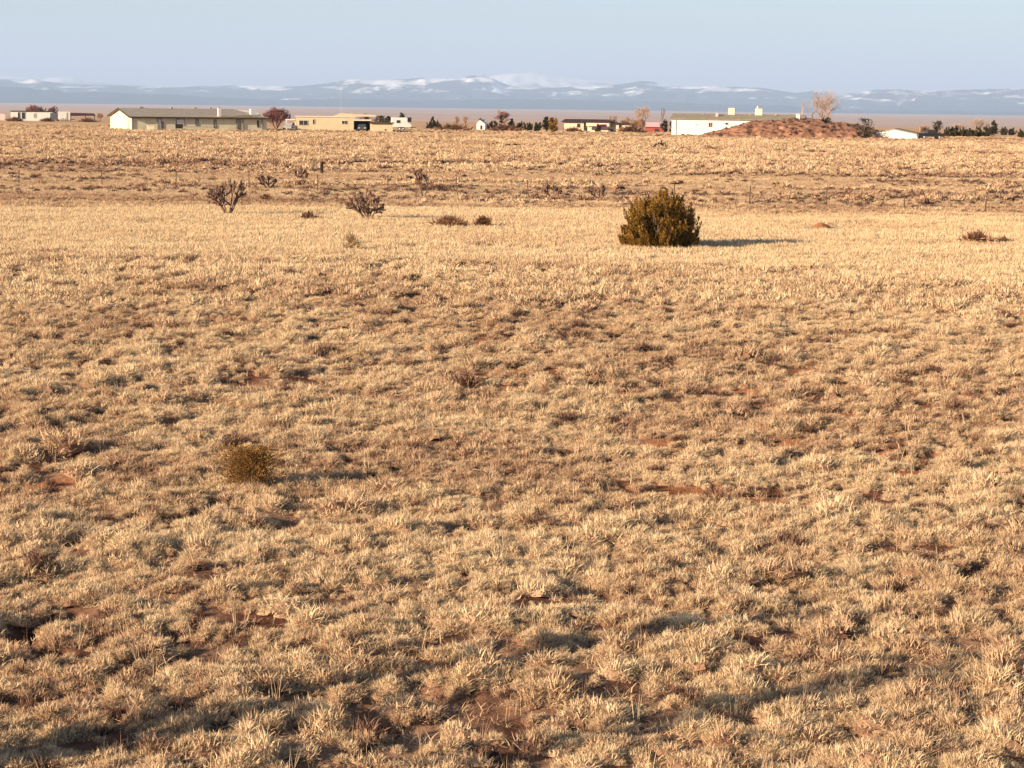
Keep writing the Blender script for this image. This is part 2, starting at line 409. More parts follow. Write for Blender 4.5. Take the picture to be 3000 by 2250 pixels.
# ------------------------------------------------------------------ grass
TUFTS = bpy.data.collections.new('tuft_shapes')
def tuft_mesh(name, nb, r0, L, wid, lean0, curl, seed, K=4):
    rng = np.random.default_rng(seed)
    V = []; Fc = []; T = []
    for i in range(nb):
        a = rng.uniform(0, 2 * math.pi); rr = r0 * math.sqrt(rng.uniform(0, 1)); a0 = rng.uniform(0, 2 * math.pi)
        p = np.array([rr * math.cos(a0), rr * math.sin(a0), -0.02])
        if rng.uniform() < 0.6: a = a0 + rng.normal(0, 0.7)
        ln = L * rng.uniform(0.5, 1.15); ph = abs(rng.normal(lean0, 0.3)); c = curl * rng.uniform(0.2, 1.3)
        w = wid * rng.uniform(0.6, 1.3); tw = a + math.pi / 2 + rng.normal(0, 0.8)
        side = np.array([math.cos(tw), math.sin(tw), rng.normal(0, 0.2)])
        b = len(V); tint = rng.uniform(-1, 1)
        for k in range(K + 1):
            t = k / K
            ww = w * (1 - 0.85 * t ** 1.5) * 0.5
            if k < K:
                V.append(p - side * ww); V.append(p + side * ww)
            else: V.append(p.copy())
            ang = ph + c * t
            p = p + (ln / K) * np.array([math.sin(ang) * math.cos(a), math.sin(ang) * math.sin(a), math.cos(ang)])
        for k in range(K - 1):
            Fc.append((b + 2 * k, b + 2 * k + 1, b + 2 * k + 3, b + 2 * k + 2)); T.append(tint)
        Fc.append((b + 2 * K - 2, b + 2 * K - 1, b + 2 * K)); T.append(tint)
    me = bpy.data.meshes.new(name); me.from_pydata([tuple(p) for p in V], [], Fc)
    at_ = me.attributes.new('blade', 'FLOAT', 'FACE'); at_.data.foreach_set('value', np.array(T, np.float32))
    me.materials.append(GRASS)
    o = bpy.data.objects.new(name, me); TUFTS.objects.link(o)
    return o
def mound_tuft(name, nb, Rm, hm, L, wid, curl, seed, K=3):
    """a sod hummock: a dome of thatch with short curly blades all over it"""
    rng = np.random.default_rng(seed); V = []; Fc = []; T = []
    ring = [(0, hm * 0.72), (0.45, hm * 0.58), (0.75, hm * 0.25), (0.88, -0.03)]; ns = 9
    V.append(np.array([0, 0, ring[0][1]]))
    wob = 1 + 0.22 * rng.normal(0, 1, ns)
    for (rr, zz) in ring[1:]:
        for j in range(ns):
            a = 6.2832 * j / ns; V.append(np.array([Rm * rr * wob[j] * math.cos(a), Rm * rr * wob[j] * math.sin(a), zz]))
    for j in range(ns): Fc.append((0, 1 + j, 1 + (j + 1) % ns)); T.append(-3.0)  # dome tinted far below the blades: shade between them put into the colour
    for q in range(2):
        for j in range(ns):
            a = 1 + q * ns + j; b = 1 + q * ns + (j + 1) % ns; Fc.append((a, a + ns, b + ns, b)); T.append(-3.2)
    for i in range(nb):
        rr = math.sqrt(rng.uniform(0, 1)); a0 = rng.uniform(0, 6.2832); w_ = np.interp(a0 / 6.2832 * ns, np.arange(ns + 1), np.append(wob, wob[0]))
        p = np.array([Rm * rr * w_ * math.cos(a0), Rm * rr * w_ * math.sin(a0), hm * (1 - rr ** 2.2) - 0.02])
        a = a0 + rng.normal(0, 0.9); ph = 0.15 + 0.8 * rr + rng.normal(0, 0.35); c = curl * rng.uniform(-0.2, 1.3)
        ln = L * rng.uniform(0.5, 1.2); w = wid * rng.uniform(0.6, 1.35); tw = a + 1.5708 + rng.normal(0, 0.9)
        side = np.array([math.cos(tw), math.sin(tw), rng.normal(0, 0.3)]); b = len(V); tint = rng.uniform(-1, 1)
        for k_ in range(K + 1):
            t = k_ / K; ww = w * (1 - 0.8 * t ** 1.5) * 0.5
            if k_ < K: V.append(p - side * ww); V.append(p + side * ww)
            else: V.append(p.copy())
            ang = ph + c * t; p = p + (ln / K) * np.array([math.sin(ang) * math.cos(a), math.sin(ang) * math.sin(a), math.cos(ang)])
            a += rng.normal(0, 0.35)
        for k_ in range(K - 1): Fc.append((b + 2 * k_, b + 2 * k_ + 1, b + 2 * k_ + 3, b + 2 * k_ + 2)); T.append(tint)
        Fc.append((b + 2 * K - 2, b + 2 * K - 1, b + 2 * K)); T.append(tint)
    me = bpy.data.meshes.new(name); me.from_pydata([tuple(p) for p in V], [], Fc)
    at_ = me.attributes.new('blade', 'FLOAT', 'FACE'); at_.data.foreach_set('value', np.array(T, np.float32))
    me.materials.append(GRASS); o = bpy.data.objects.new(name, me); TUFTS.objects.link(o); return o
k = 0
def nm():
    global k
    k += 1; return 'tuft_%02d' % (k - 1)
# 0-7 near curly mats, 8-10 tall near bunches, 11-13 stalks, 14-18 mid tufts, 19-22 far tufts
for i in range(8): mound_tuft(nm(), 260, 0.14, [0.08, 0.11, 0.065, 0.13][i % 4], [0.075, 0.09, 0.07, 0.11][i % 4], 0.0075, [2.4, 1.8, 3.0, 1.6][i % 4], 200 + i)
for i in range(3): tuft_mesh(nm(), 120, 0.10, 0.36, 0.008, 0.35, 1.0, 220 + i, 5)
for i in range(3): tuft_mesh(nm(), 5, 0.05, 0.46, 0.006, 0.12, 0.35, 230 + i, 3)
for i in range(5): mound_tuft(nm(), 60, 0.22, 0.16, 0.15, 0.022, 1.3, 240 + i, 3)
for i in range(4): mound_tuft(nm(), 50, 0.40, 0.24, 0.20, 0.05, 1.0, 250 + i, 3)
for i in range(3): tuft_mesh(nm(), 46, 0.19, 0.22, 0.02, 0.5, 0.9, 260 + i, 3)   # 23-25 fine grass of the pale strip
for i in range(6): tuft_mesh(nm(), 40, 0.15, [0.12, 0.16, 0.10][i % 3], 0.009, 0.8, 1.6, 270 + i, 3)   # 26-31 short litter between hummocks
def gn_tree():
    ng = bpy.data.node_groups.new('grass_scatter', 'GeometryNodeTree')
    ng.interface.new_socket('Geometry', in_out='INPUT', socket_type='NodeSocketGeometry')
    ng.interface.new_socket('Geometry', in_out='OUTPUT', socket_type='NodeSocketGeometry')
    N = ng.nodes; L = ng.links
    gi = N.new('NodeGroupInput'); go = N.new('NodeGroupOutput')
    ci = N.new('GeometryNodeCollectionInfo'); ci.inputs['Collection'].default_value = TUFTS
    ci.inputs['Separate Children'].default_value = True; ci.inputs['Reset Children'].default_value = True
    ip = N.new('GeometryNodeInstanceOnPoints'); ip.inputs['Pick Instance'].default_value = True
    def na(n, t):
        q = N.new('GeometryNodeInputNamedAttribute'); q.data_type = t; q.inputs['Name'].default_value = n; return q.outputs['Attribute']
    L.new(gi.outputs[0], ip.inputs['Points']); L.new(ci.outputs[0], ip.inputs['Instance'])
    L.new(na('idx', 'INT'), ip.inputs['Instance Index'])
    L.new(na('rotv', 'FLOAT_VECTOR'), ip.inputs['Rotation']); L.new(na('scl', 'FLOAT_VECTOR'), ip.inputs['Scale'])
    L.new(ip.outputs[0], go.inputs[0])
    return ng
GN = gn_tree()
def scatter(name, pts, idx, scl, tint, seed, tilt=0.15, label=None):
    rng = np.random.default_rng(seed); n = len(pts)
    me = bpy.data.meshes.new(name); me.vertices.add(n); me.vertices.foreach_set('co', pts.astype(np.float32).ravel())
    rot = np.stack([rng.normal(0, tilt, n), rng.normal(0, tilt, n), rng.uniform(0, 6.283, n)], -1)
    def put(nm_, ty, fld, arr):
        a = me.attributes.new(nm_, ty, 'POINT'); a.data.foreach_set(fld, arr.ravel())
    put('idx', 'INT', 'value', idx.astype(np.int32)); put('rotv', 'FLOAT_VECTOR', 'vector', rot.astype(np.float32))
    put('scl', 'FLOAT_VECTOR', 'vector', scl.astype(np.float32)); put('tint', 'FLOAT', 'value', tint.astype(np.float32))
    o = bpy.data.objects.new(name, me); COL.objects.link(o)
    md = o.modifiers.new('scatter', 'NODES'); md.node_group = GN
    tag(o, label, 'grass', kind='stuff'); return o
def polar(n, d0, d1, seed, amax=18.0, side=7.0):
    """n points (for the wedge in view) between ranges d0 and d1, plus a margin of some metres on each side"""
    rng = np.random.default_rng(seed); k = 0.27
    area = lambda q: k * q * q + 2 * side * q
    n = int(n * (area(d1) - area(d0)) / (math.radians(amax) * (d1 * d1 - d0 * d0)))
    A = rng.uniform(area(d0), area(d1), n)
    y = (-side + np.sqrt(side * side + k * A)) / k
    return rng.uniform(-1, 1, n) * (k * y + side), y, rng
def field_tint(x, y, rng):
    n = len(x)
    t = 0.77 + 0.6 * (fbm(x / 5, y / 5, 71) - 0.5) + 0.5 * (fbm(x / 0.7, y / 0.7, 73) - 0.5) + rng.normal(0, 0.11, n)
    p = pale(x, y); t = t * (1 - p) + p * (0.92 + rng.normal(0, 0.07, n) + 0.55 * (fbm(x / 9, y / 2.2, 75) - 0.5))
    q = dusty(x, y); t = t * (1 - q) + q * (0.45 + rng.normal(0, 0.08, n) + 0.5 * (fbm(x / 12, y / 3, 79) - 0.5))
    return np.clip(t, 0.02, 0.98)
ANT = G(2403, 670)
def lay_grass():
    # near hummocks
    def hollow_mask(x, y, k):
        m = np.zeros(len(x), bool)
        for (x0, y0, x1, y1, rad, dep) in HOLLOWS:
            vx, vy = x1 - x0, y1 - y0; t = np.clip(((x - x0) * vx + (y - y0) * vy) / (vx * vx + vy * vy + 1e-9), 0, 1)
            m |= np.hypot(x - x0 - t * vx, y - y0 - t * vy) < rad * k
        return m
    for (cnt, d0, d1, sd, k1) in ((66000, 12.5, 37, 301, 0.70), (58000, 35, 66, 303, 0.88)):
        x, y, rng = polar(cnt, d0, d1, sd, 19)
        dn = fbm(x / 0.42, y / 0.42, 81); big = fbm(x / 3.4, y / 3.0, 83)
        keep = rng.uniform(0, 1, len(x)) < np.clip(0.60 + 7.5 * (dn - 0.47) + 1.8 * (big - 0.47), 0.03, 1) * (1 - 0.6 * barren(x, y))
        x, y, dn, big = x[keep], y[keep], dn[keep], big[keep]; n = len(x)
        s = k1 * (0.40 + 0.75 * dn) * np.exp(rng.normal(0, 0.33, n))
        idx = rng.integers(0, 8, n)
        tall = rng.uniform(0, 1, n) < 0.02 * sstep(0.4, 0.65, big); idx[tall] = rng.integers(8, 11, tall.sum()); s[tall] *= 0.75
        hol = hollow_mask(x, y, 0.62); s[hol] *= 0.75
        t = field_tint(x, y, rng); t[hol] = np.clip(t[hol] - 0.62, 0, 1)  # tufts in the hollows tinted near black as painted shade
        dead = rng.uniform(0, 1, n) < 0.03 + 0.22 * sstep(0.58, 0.70, fbm(x / 0.9, y / 0.6, 95)); t[dead] *= 0.22  # dead only marks scattered tufts to darken too, painting shaded gaps into the grass
        scl = np.stack([s * 1.1, s * 1.1, s * rng.uniform(0.65, 1.1, n)], -1)
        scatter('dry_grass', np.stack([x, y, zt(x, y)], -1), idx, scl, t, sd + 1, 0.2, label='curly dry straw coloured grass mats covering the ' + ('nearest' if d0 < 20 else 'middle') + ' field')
    # short litter between them
    x, y, rng = polar(22000, 12.5, 62, 305, 19)
    keep = (rng.uniform(0, 1, len(x)) < (0.9 * np.clip(0.75 + 4 * (fbm(x / 0.8, y / 0.8, 81) - 0.42), 0.12, 1) - 0.6 * barren(x, y))) 
    x, y = x[keep], y[keep]; n = len(x); s = rng.uniform(0.6, 1.2, n)
    scatter('grass_litter', np.stack([x, y, zt(x, y)], -1), rng.integers(26, 32, n), np.stack([s, s, s], -1), np.clip(field_tint(x, y, rng) - 0.14 - 0.6 * hollow_mask(x, y, 0.7), 0, 1), 306, label='short matted dry grass between the hummocks')  # litter tint also drops in the hollows, as painted shade
    # stalks
    x, y, rng = polar(2600, 12.5, 48, 311, 19)
    n = len(x); s = rng.uniform(0.45, 0.95, n)
    scatter('seed_stalks', np.stack([x, y, zt(x, y)], -1), rng.integers(11, 14, n), np.stack([s, s, s], -1), np.clip(rng.normal(0.75, 0.12, n), 0, 1), 312, 0.1, 'thin pale seed stalks standing above the near grass')
    # middle distance
    x, y, rng = polar(74000, 54, 118, 321, 18.5)
    dn = fbm(x / 1.1, y / 1.1, 85); p = pale(x, y); q = dusty(x, y)
    edge = sstep(54, 64, np.hypot(x, y))
    keep = ~((np.abs(x - ANT[0] - 0.2) < 1.1) & (np.abs(y - ANT[1] - 0.2) < 2.2)) & (rng.uniform(0, 1, len(x)) < edge * np.clip(np.where(p > 0.5, 0.9, np.where(q > 0.5, 0.3, 0.3 + 2.4 * (dn - 0.36))), 0.08, 1))
    x, y, dn, p, q = x[keep], y[keep], dn[keep], p[keep], q[keep]; n = len(x)
    s = (0.6 + 0.8 * dn) * rng.uniform(0.75, 1.2, n); s = s * (1 - 0.35 * q)
    scatter('dry_grass', np.stack([x, y, zt(x, y)], -1), np.where(p > 0.4, rng.integers(23, 26, n), rng.integers(14, 19, n)), np.stack([s, s, s * (1 - 0.1 * p)], -1), field_tint(x, y, rng), 322, label='dry grass of the pale strip and field around the junipers')
    # short cropped grass of the dusty strip
    x, y, rng = polar(60000, 100, 190, 325, 18)
    q = dusty(x, y); dn = fbm(x / 3.0, y / 2.0, 86)
    q = np.maximum(q, pale(x, y) * sstep(112, 118, y))
    keep = rng.uniform(0, 1, len(x)) < q * np.clip(0.75 + 2.2 * (dn - 0.42), 0.15, 1)
    x, y = x[keep], y[keep]; n = len(x); s = rng.uniform(1.0, 1.9, n)
    t = 0.74 + rng.normal(0, 0.07, n) + 0.6 * (fbm(x / 16, y / 3.5, 88) - 0.5) + 0.16 * pale(x, y)
    scatter('short_grass', np.stack([x, y, zt(x, y)], -1), rng.integers(26, 32, n), np.stack([s * 1.3, s * 1.3, s], -1), np.clip(t, 0, 1), 326, label='short cropped pinkish tan grass along the wire fence')
    # beyond the fence
    x, y, rng = polar(120000, 112, 445, 331, 17.5)
    dn = fbm(x / 2.4, y / 3.0, 87); q = dusty(x, y)
    str_ = sstep(0.52, 0.66, fbm(x / 40, y / 7, 89))
    keep = rng.uniform(0, 1, len(x)) < np.clip(np.where(q > 0.5, 0.03 + 0.8 * np.maximum(dn - 0.55, 0) + 0.38 * str_, 0.36 + 2.4 * (dn - 0.40)), 0.05, 1) * (1 - 0.75 * sstep(330, 390, y))
    x, y, dn, q, str_ = x[keep], y[keep], dn[keep], q[keep], str_[keep]; n = len(x)
    s = (0.5 + 0.7 * dn) * np.exp(rng.normal(0, 0.25, n)) * (1 - 0.45 * q) * (1 - 0.3 * sstep(300, 400, y))
    t = field_tint(x, y, rng) - 0.03 + 0.35 * (fbm(x / 30, y / 16, 91) - 0.5) - 0.35 * str_ * sstep(215, 165, y)
    scatter('dry_grass', np.stack([x, y, zt(x, y)], -1), rng.integers(19, 23, n), np.stack([s * 1.2, s * 1.2, s], -1), np.clip(t, 0.02, 0.98), 332, label='far dry bunch grass between the fence and the houses')
lay_grass()

# ------------------------------------------------------------------ plants
def leafy(name, faces_v, faces_f, tint, m, parent):
    me = bpy.data.meshes.new(name); me.from_pydata(faces_v, [], faces_f)
    a = me.attributes.new('tint', 'FLOAT', 'FACE'); a.data.foreach_set('value', np.clip(np.array(tint, np.float32), 0, 1))
    me.materials.append(m)
    o = bpy.data.objects.new(name, me); COL.objects.link(o); o.parent = parent; return o
def juniper(loc, w, h, plumes, leaves, leaf, seed, m, label, cat='shrub', group=None, name='juniper_shrub', flat=0.35, up=0.55, dep=1.0, plen=1.0):
    """bush of upright flame shaped sprays, each spray many small scale leaves"""
    rng = random.Random(seed)
    root = empty(name, loc, 0, label, cat, group)
    V = []; Fc = []; T = []; st = MB()
    for i in range(plumes):
        az = rng.uniform(0, 2 * math.pi); e = math.asin(rng.uniform(0.0, 1.0) ** 0.9)
        lump = 0.92 + 0.13 * math.sin(3 * az + seed) * math.cos(2 * e + seed * 1.7) + rng.uniform(-0.12, 0.2)
        lump = min(1.12 if e > 0.4 else 0.98, max(0.6, lump))
        depth = rng.choice((1, 1, 1, 0.7, 0.5)) * lump
        ce = math.cos(e)
        tip = Vector((w / 2 * math.cos(az) * ce * depth, dep * w / 2 * math.sin(az) * ce * depth, h * (flat * 0.15 + (1 - flat * 0.15) * math.sin(e)) * depth))
        dirv = Vector((tip.x * (1 - up), tip.y * (1 - up), abs(tip.z) * 0.8 + h * up * 0.7)).normalized()
        ln = h * rng.uniform(0.16, 0.32) * plen; base = tip - dirv * ln
        if base.z < 0.02: base.z = 0.02
        st.tube((base.x * 0.15, base.y * 0.15, 0), base, 0.012 * h, 0.005 * h, 3)
        tb = rng.uniform(0.0, 0.85)
        a = dirv.orthogonal().normalized(); b = dirv.cross(a)
        for j in range(leaves):
            t = rng.uniform(0, 1); rad = ln * 0.19 * math.sin(math.pi * min(1, 0.15 + 0.85 * t) ** 0.8) * math.sqrt(rng.uniform(0.05, 1)); th = rng.uniform(0, 6.283)
            o = a * math.cos(th) + b * math.sin(th)
            p = base + dirv * (ln * (t * 1.05)) + o * rad
            dd = (dirv * rng.uniform(0.7, 1.3) + o * rng.uniform(0.0, 0.9)).normalized()
            sd = dd.cross(Vector((rng.uniform(-1, 1), rng.uniform(-1, 1), rng.uniform(-1, 1)))).normalized()
            l = leaf * rng.uniform(0.7, 1.4); ww = l * 0.32; k0 = len(V)
            V += [tuple(p - sd * ww), tuple(p + sd * ww), tuple(p + dd * l + sd * ww * 0.3), tuple(p + dd * l - sd * ww * 0.3)]
            Fc.append((k0, k0 + 1, k0 + 2, k0 + 3)); T.append(tb + 0.25 * t + rng.uniform(-0.15, 0.15))
    st.build('stem', BARK, root, fix=False)
    leafy('foliage', V, Fc, T, m, root)
    return root
def conifer(loc, w, h, n, leaf, seed, label, m=None, group=None, name='evergreen_tree', shape='cone', cat='tree'):
    rng = random.Random(seed); root = empty(name, loc, 0, label, cat, group)
    tr = MB(); tr.tube((0, 0, -0.2), (0, 0, h * 0.85), w * 0.06, w * 0.015, 6); tr.build('trunk', BARK, root)
    V = []; Fc = []; T = []
    nb = max(30, min(160, n // 40))
    for i in range(nb):
        z = rng.uniform(0.04, 1) ** 0.8; az = rng.uniform(0, 6.283)
        prof = (1 - z) ** 0.75 if shape == 'cone' else math.sqrt(max(0, 1 - ((z - 0.45) / 0.56) ** 2))
        ln = w / 2 * max(0.06, prof) * rng.uniform(0.7, 1.15); tb = rng.uniform(0.1, 0.7)
        d = Vector((math.cos(az), math.sin(az), 0.45))
        for j in range(n // nb):
            t = rng.uniform(0.15, 1); sp = ln * 0.34
            p = Vector((0, 0, z * h * 0.97)) + d * (ln * t) + Vector((rng.uniform(-sp, sp), rng.uniform(-sp, sp), rng.uniform(-sp, sp)))
            if p.z < 0.03: p.z = 0.03
            dd = Vector((d.x + rng.uniform(-.6, .6), d.y + rng.uniform(-.6, .6), rng.uniform(-0.1, 1.1))).normalized()
            sd = dd.cross(Vector((rng.uniform(-1, 1), rng.uniform(-1, 1), rng.uniform(-1, 1)))).normalized()
            l = leaf * rng.uniform(0.7, 1.4); ww = l * 0.4; k0 = len(V)
            V += [tuple(p - sd * ww), tuple(p + sd * ww), tuple(p + dd * l)]
            Fc.append((k0, k0 + 1, k0 + 2)); T.append(tb + 0.25 * t + rng.uniform(-.15, .15))
    leafy('crown', V, Fc, T, m or DARKLEAF, root); return root
def bare_tree(loc, w, h, seed, label, m, group=None, name='bare_tree', stems=1, levels=5, twig=0.02, upright=0.5, cat='tree', kids=(3, 4)):
    rng = random.Random(seed); root = empty(name, loc, 0, label, cat, group)
    tr = MB(); tw = MB()
    def grow(p, d, ln, r, lv):
        n = 2; q = p
        for s in range(n):
            d2 = (d + Vector((rng.gauss(0, 0.16), rng.gauss(0, 0.16), rng.gauss(0.05, 0.1)))).normalized()
            e = q + d2 * (ln / n)
            e.x = max(-w * 0.54, min(w * 0.54, e.x)); e.y = max(-w * 0.54, min(w * 0.54, e.y)); e.z = max(0.03, e.z)
            (tr if lv >= levels - 1 else tw).tube(q, e, r * (1 - 0.3 * s / n), r * (1 - 0.3 * (s + 1) / n), 5 if lv >= levels - 1 else 3)
            q = e; d = d2
            if lv > 0 and s == 0 and lv < levels: grow(q, (d + Vector((rng.gauss(0, 0.6), rng.gauss(0, 0.6), rng.gauss(0.1, 0.3)))).normalized(), ln * 0.62, max(twig, r * 0.5), lv - 1)
        if lv > 0:
            for c in range(rng.randint(*kids)):
                sp = (1 - upright) * 1.1
                nd = (d + Vector((rng.gauss(0, sp), rng.gauss(0, sp), rng.gauss(upright * 0.25, 0.25)))).normalized()
                grow(q, nd, ln * rng.uniform(0.58, 0.82), max(twig, r * 0.62), lv - 1)
    for s in range(stems):
        a = 6.283 * s / stems + rng.uniform(-.5, .5); sp = 0.0 if stems == 1 else w / h * 0.55
        d = Vector((math.cos(a) * sp, math.sin(a) * sp, 1)).normalized()
        grow(Vector((math.cos(a) * 0.1 * (stems > 1), math.sin(a) * 0.1 * (stems > 1), -0.1)), d, h * 0.32, max(twig * 2.2, h * 0.018), levels)
    zm = max(v[2] for v in tw.v + tr.v); k_ = h / zm
    for b_ in (tr, tw): b_.v = [(x, y, z * k_) for (x, y, z) in b_.v]
    tr.build('trunk', m if name != 'bare_tree' else m, root, fix=False); tw.build('crown', m, root, fix=False)
    return root
def cholla(loc, w, h, seed, label, n_stem=5, levels=4, r=0.043, name='cholla_cactus'):
    rng = random.Random(seed); root = empty(name, loc, 0, label, 'cactus', 'cholla cacti around the fence')
    st = MB(); br = MB(); tips = MB()
    def joint(mb, p, q, rr):
        mid = p.lerp(q, 0.5); mb.tube(p, mid, rr * 0.75, rr, 6); mb.tube(mid, q, rr, rr * 0.6, 6)
    def grow(p, d, ln, rr, lv):
        q = p + d * ln
        q.x = max(-w * 0.52, min(w * 0.52, q.x)); q.z = max(0.1, min(h, q.z))
        joint(st if lv == levels else (br if lv > 0 else tips), p, q, rr)
        if lv == 0: return
        for c in range(rng.choice((2, 3, 3)) if lv > 2 else 3):
            nd = (d + Vector((rng.gauss(0, 0.6), rng.gauss(0, 0.6), rng.gauss(0.28, 0.4)))).normalized()
            grow(q, nd, ln * rng.uniform(0.5, 0.85), rr * rng.uniform(0.8, 0.95), lv - 1)
    for s in range(n_stem):
        a = 6.283 * s / n_stem + rng.uniform(-.4, .4)
        d = Vector((math.cos(a) * w / h * 0.75, math.sin(a) * w / h * 0.75, 1)).normalized()
        grow(Vector((0.05 * math.cos(a), 0.05 * math.sin(a), -0.05)), d, h * 0.27, r, levels)
    allv = st.v + br.v + tips.v
    kz = h / max(v[2] for v in allv); kx = w / (max(v[0] for v in allv) - min(v[0] for v in allv)); ky = w / (max(v[1] for v in allv) - min(v[1] for v in allv))
    for mb in (st, br, tips): mb.v = [(v[0] * kx, v[1] * ky, v[2] * kz) for v in mb.v]
    st.build('trunk', CHOLLA, root, fix=False); tag(br.build('branches', CHOLLA, root, fix=False), kind='stuff'); tag(tips.build('fruiting_tips', CHOLLA, root, fix=False), kind='stuff')
    return root
def weed(loc, w, h, n, seed, label, m=BROWNLEAF, name='dead_weed'):
    rng = random.Random(seed); root = empty(name, loc, 0, label, 'weed', 'dead weeds and tumbleweeds in the field')
    V = []; Fc = []; T = []; st = MB()
    for i in range(n):
        az = rng.uniform(0, 6.283); e = rng.uniform(0.1, 1.5); rr = rng.uniform(0.6, 1.05)
        tip = Vector((w / 2 * math.cos(az) * math.cos(e) * rr, w / 2 * math.sin(az) * math.cos(e) * rr, h * math.sin(e) * rr + 0.03))
        q = Vector((0, 0, 0)); tb = rng.uniform(0.1, 0.8)
        if i % 6 == 0: st.tube((0, 0, -0.03), tip * 0.9, 0.008, 0.004, 3)
        for s in range(5):
            t = rng.uniform(0.25, 1); p = tip * t + Vector((rng.gauss(0, w * 0.05), rng.gauss(0, w * 0.05), rng.gauss(0, h * 0.05)))
            p.z = max(0.02, p.z); d = (tip.normalized() + Vector((rng.gauss(0, .5), rng.gauss(0, .5), rng.gauss(0, .5)))).normalized(); sd = d.orthogonal().normalized()
            l = rng.uniform(0.08, 0.2) * max(w, h); ww = 0.012 + 0.012 * w; k0 = len(V)
            V += [tuple(p - sd * ww), tuple(p + sd * ww), tuple(p + d * l)]; Fc.append((k0, k0 + 1, k0 + 2)); T.append(tb + rng.uniform(-.2, .2))
    st.build('stem', BARK, root, fix=False); tag(leafy('twigs', V, Fc, T, m, root), kind='stuff'); return root

# two junipers of the field
juniper(G(1930, 727), 3.3, 2.12, 620, 95, 0.055, 7, JUNI, 'big round olive brown juniper bush standing alone on the pale grass strip', up=0.5, plen=0.85)
conifer(G(732, 1432), 0.86, 0.50, 9000, 0.025, 9, 'small low olive juniper seedling amid clumpy grass casting a long shadow', m=SEEDLING, name='juniper_shrub', shape='oval', cat='shrub')
juniper(G(1935, 436), 1.8, 1.0, 70, 60, 0.07, 12, DARKLEAF, 'little dark bush alone in the far grass before the white house', name='dark_bush', up=0.4)
cholla(G(668, 632), 1.95, 1.85, 31, 'tall upright cholla cactus with bare thick stems and a raised branch', 6)
cholla(G(1075, 644), 2.0, 1.55, 33, 'broad fan shaped cholla cactus spreading wide above its narrow base', 7)
cholla(G(1240, 575), 1.3, 1.7, 35, 'tree shaped cholla cactus on a thin stalk behind the fence wire', 3)
cholla(G(786, 552), 1.3, 0.95, 37, 'low dark cholla cactus just behind the fence between two wire posts', 5, 3)
cholla(G(880, 536), 1.2, 1.2, 39, 'faint pale cholla cactus beside the short dark wooden post', 4, 3, 0.05)
cholla(G(1615, 579), 1.35, 1.0, 41, 'squat bushy cholla cactus at the fence post left of the big juniper', 6, 3)
cholla(G(1755, 589), 1.0, 1.0, 43, 'small narrow cholla cactus close behind the big round juniper', 4, 3)
weed(G(1415, 668), 1.0, 0.48, 240, 51, 'dark tumbleweed lying in the pale grass beside reddish weeds', name='tumbleweed')
weed(G(1320, 666), 2.0, 0.32, 200, 53, 'low reddish dead weed patch running up to the dark tumbleweed', m=TANWEED)
weed(G(2860, 714), 1.9, 0.38, 120, 55, 'larger orange brown dead weed of the pair near the anthill', m=TANWEED)
weed(G(2940, 712), 0.6, 0.30, 70, 57, 'smaller orange brown dead weed of the pair near the anthill', m=TANWEED)
weed(G(905, 645), 1.0, 0.35, 90, 59, 'brown dead weed in grass between the two large cholla cacti')
weed(G(780, 588), 0.9, 0.35, 70, 61, 'rusty weed clump in front of the low dark cholla')
weed(G(1030, 735), 1.0, 0.7, 80, 63, 'straw pale fountain of bunch grass before the fan shaped cholla', m=leaf_mat('bunch_straw', [(0, (0.42, 0.28, 0.15)), (1, (0.68, 0.49, 0.27))]), name='bunch_grass')

# saplings and shrubs just left of the view; their long shadows cross the near grass
def side(x, y): return Vector((x, y, zg(x, y)))
bare_tree(side(-5.0, 14.0), 0.36, 3.5, 811, 'slim bare sapling at the left edge of the near field, taller of two', TANTWIG, stems=1, levels=4, twig=.013, upright=.93)
bare_tree(side(-6.0, 16.4), 0.36, 3.45, 813, 'slim bare sapling at the left edge of the near field, shorter and farther', TANTWIG, stems=1, levels=4, twig=.013, upright=.93)
juniper(side(-10.4, 18.0), 1.1, 1.95, 120, 60, .05, 815, JUNI, 'upright juniper bush left of the near field beyond the saplings', up=.7)
juniper(side(-5.6, 15.6), 0.9, 1.8, 120, 60, .05, 817, JUNI, 'upright juniper bush left of the near field between the saplings', up=.7)

# ------------------------------------------------------------------ fence
fence = empty('wire_fence', G(930, 561), 0, 'sagging wire fence on thin rusty steel posts crossing the field', 'fence')
fl = fence.location.copy()
tops = []
posts_px = [(-590, 528), (-370, 532), (-155, 536), (55, 540), (300, 545), (515, 549), (730, 556), (930, 561), (1137, 568), (1340, 576), (1548, 582), (1760, 589), (1975, 596), (2195, 603), (2420, 610), (2650, 617), (2885, 624), (3125, 631), (3370, 639)]
pm = MB(); pm.box(-0.03, 0.03, -0.02, 0.02, -0.3, 1.12); pm.box(-0.015, 0.015, 0.02, 0.08, -0.3, 1.12)
pm.box(-0.031, 0.031, -0.028, -0.02, 0.98, 1.121)
p0 = None
for (px, py) in posts_px:
    g = G(px, py)
    if p0 is None: p0 = pm.build('post', GALV, fence); o = p0
    else: o = p0.copy(); COL.objects.link(o); o.parent = fence
    o.location = g - fl; o.rotation_euler = (random.Random(px).gauss(0, 0.05), random.Random(px + 1).gauss(0, 0.06), 0); o.scale = (1, 1, random.Random(px + 2).uniform(0.86, 1.08))
    tops.append(g - fl)
for hgt in (0.35, 0.7, 1.02):
    w_ = MB()
    for a, b in zip(tops[:-1], tops[1:]):
        prev = a + Vector((0, -0.03, hgt))
        for s in range(1, 5):
            t = s / 4; q = a.lerp(b, t) + Vector((0, -0.03, hgt - 0.10 * 4 * t * (1 - t) * 0.5)); w_.tube(prev, q, 0.004, 0.004, 3); prev = q
    w_.build('wire', GALV, fence, fix=False)
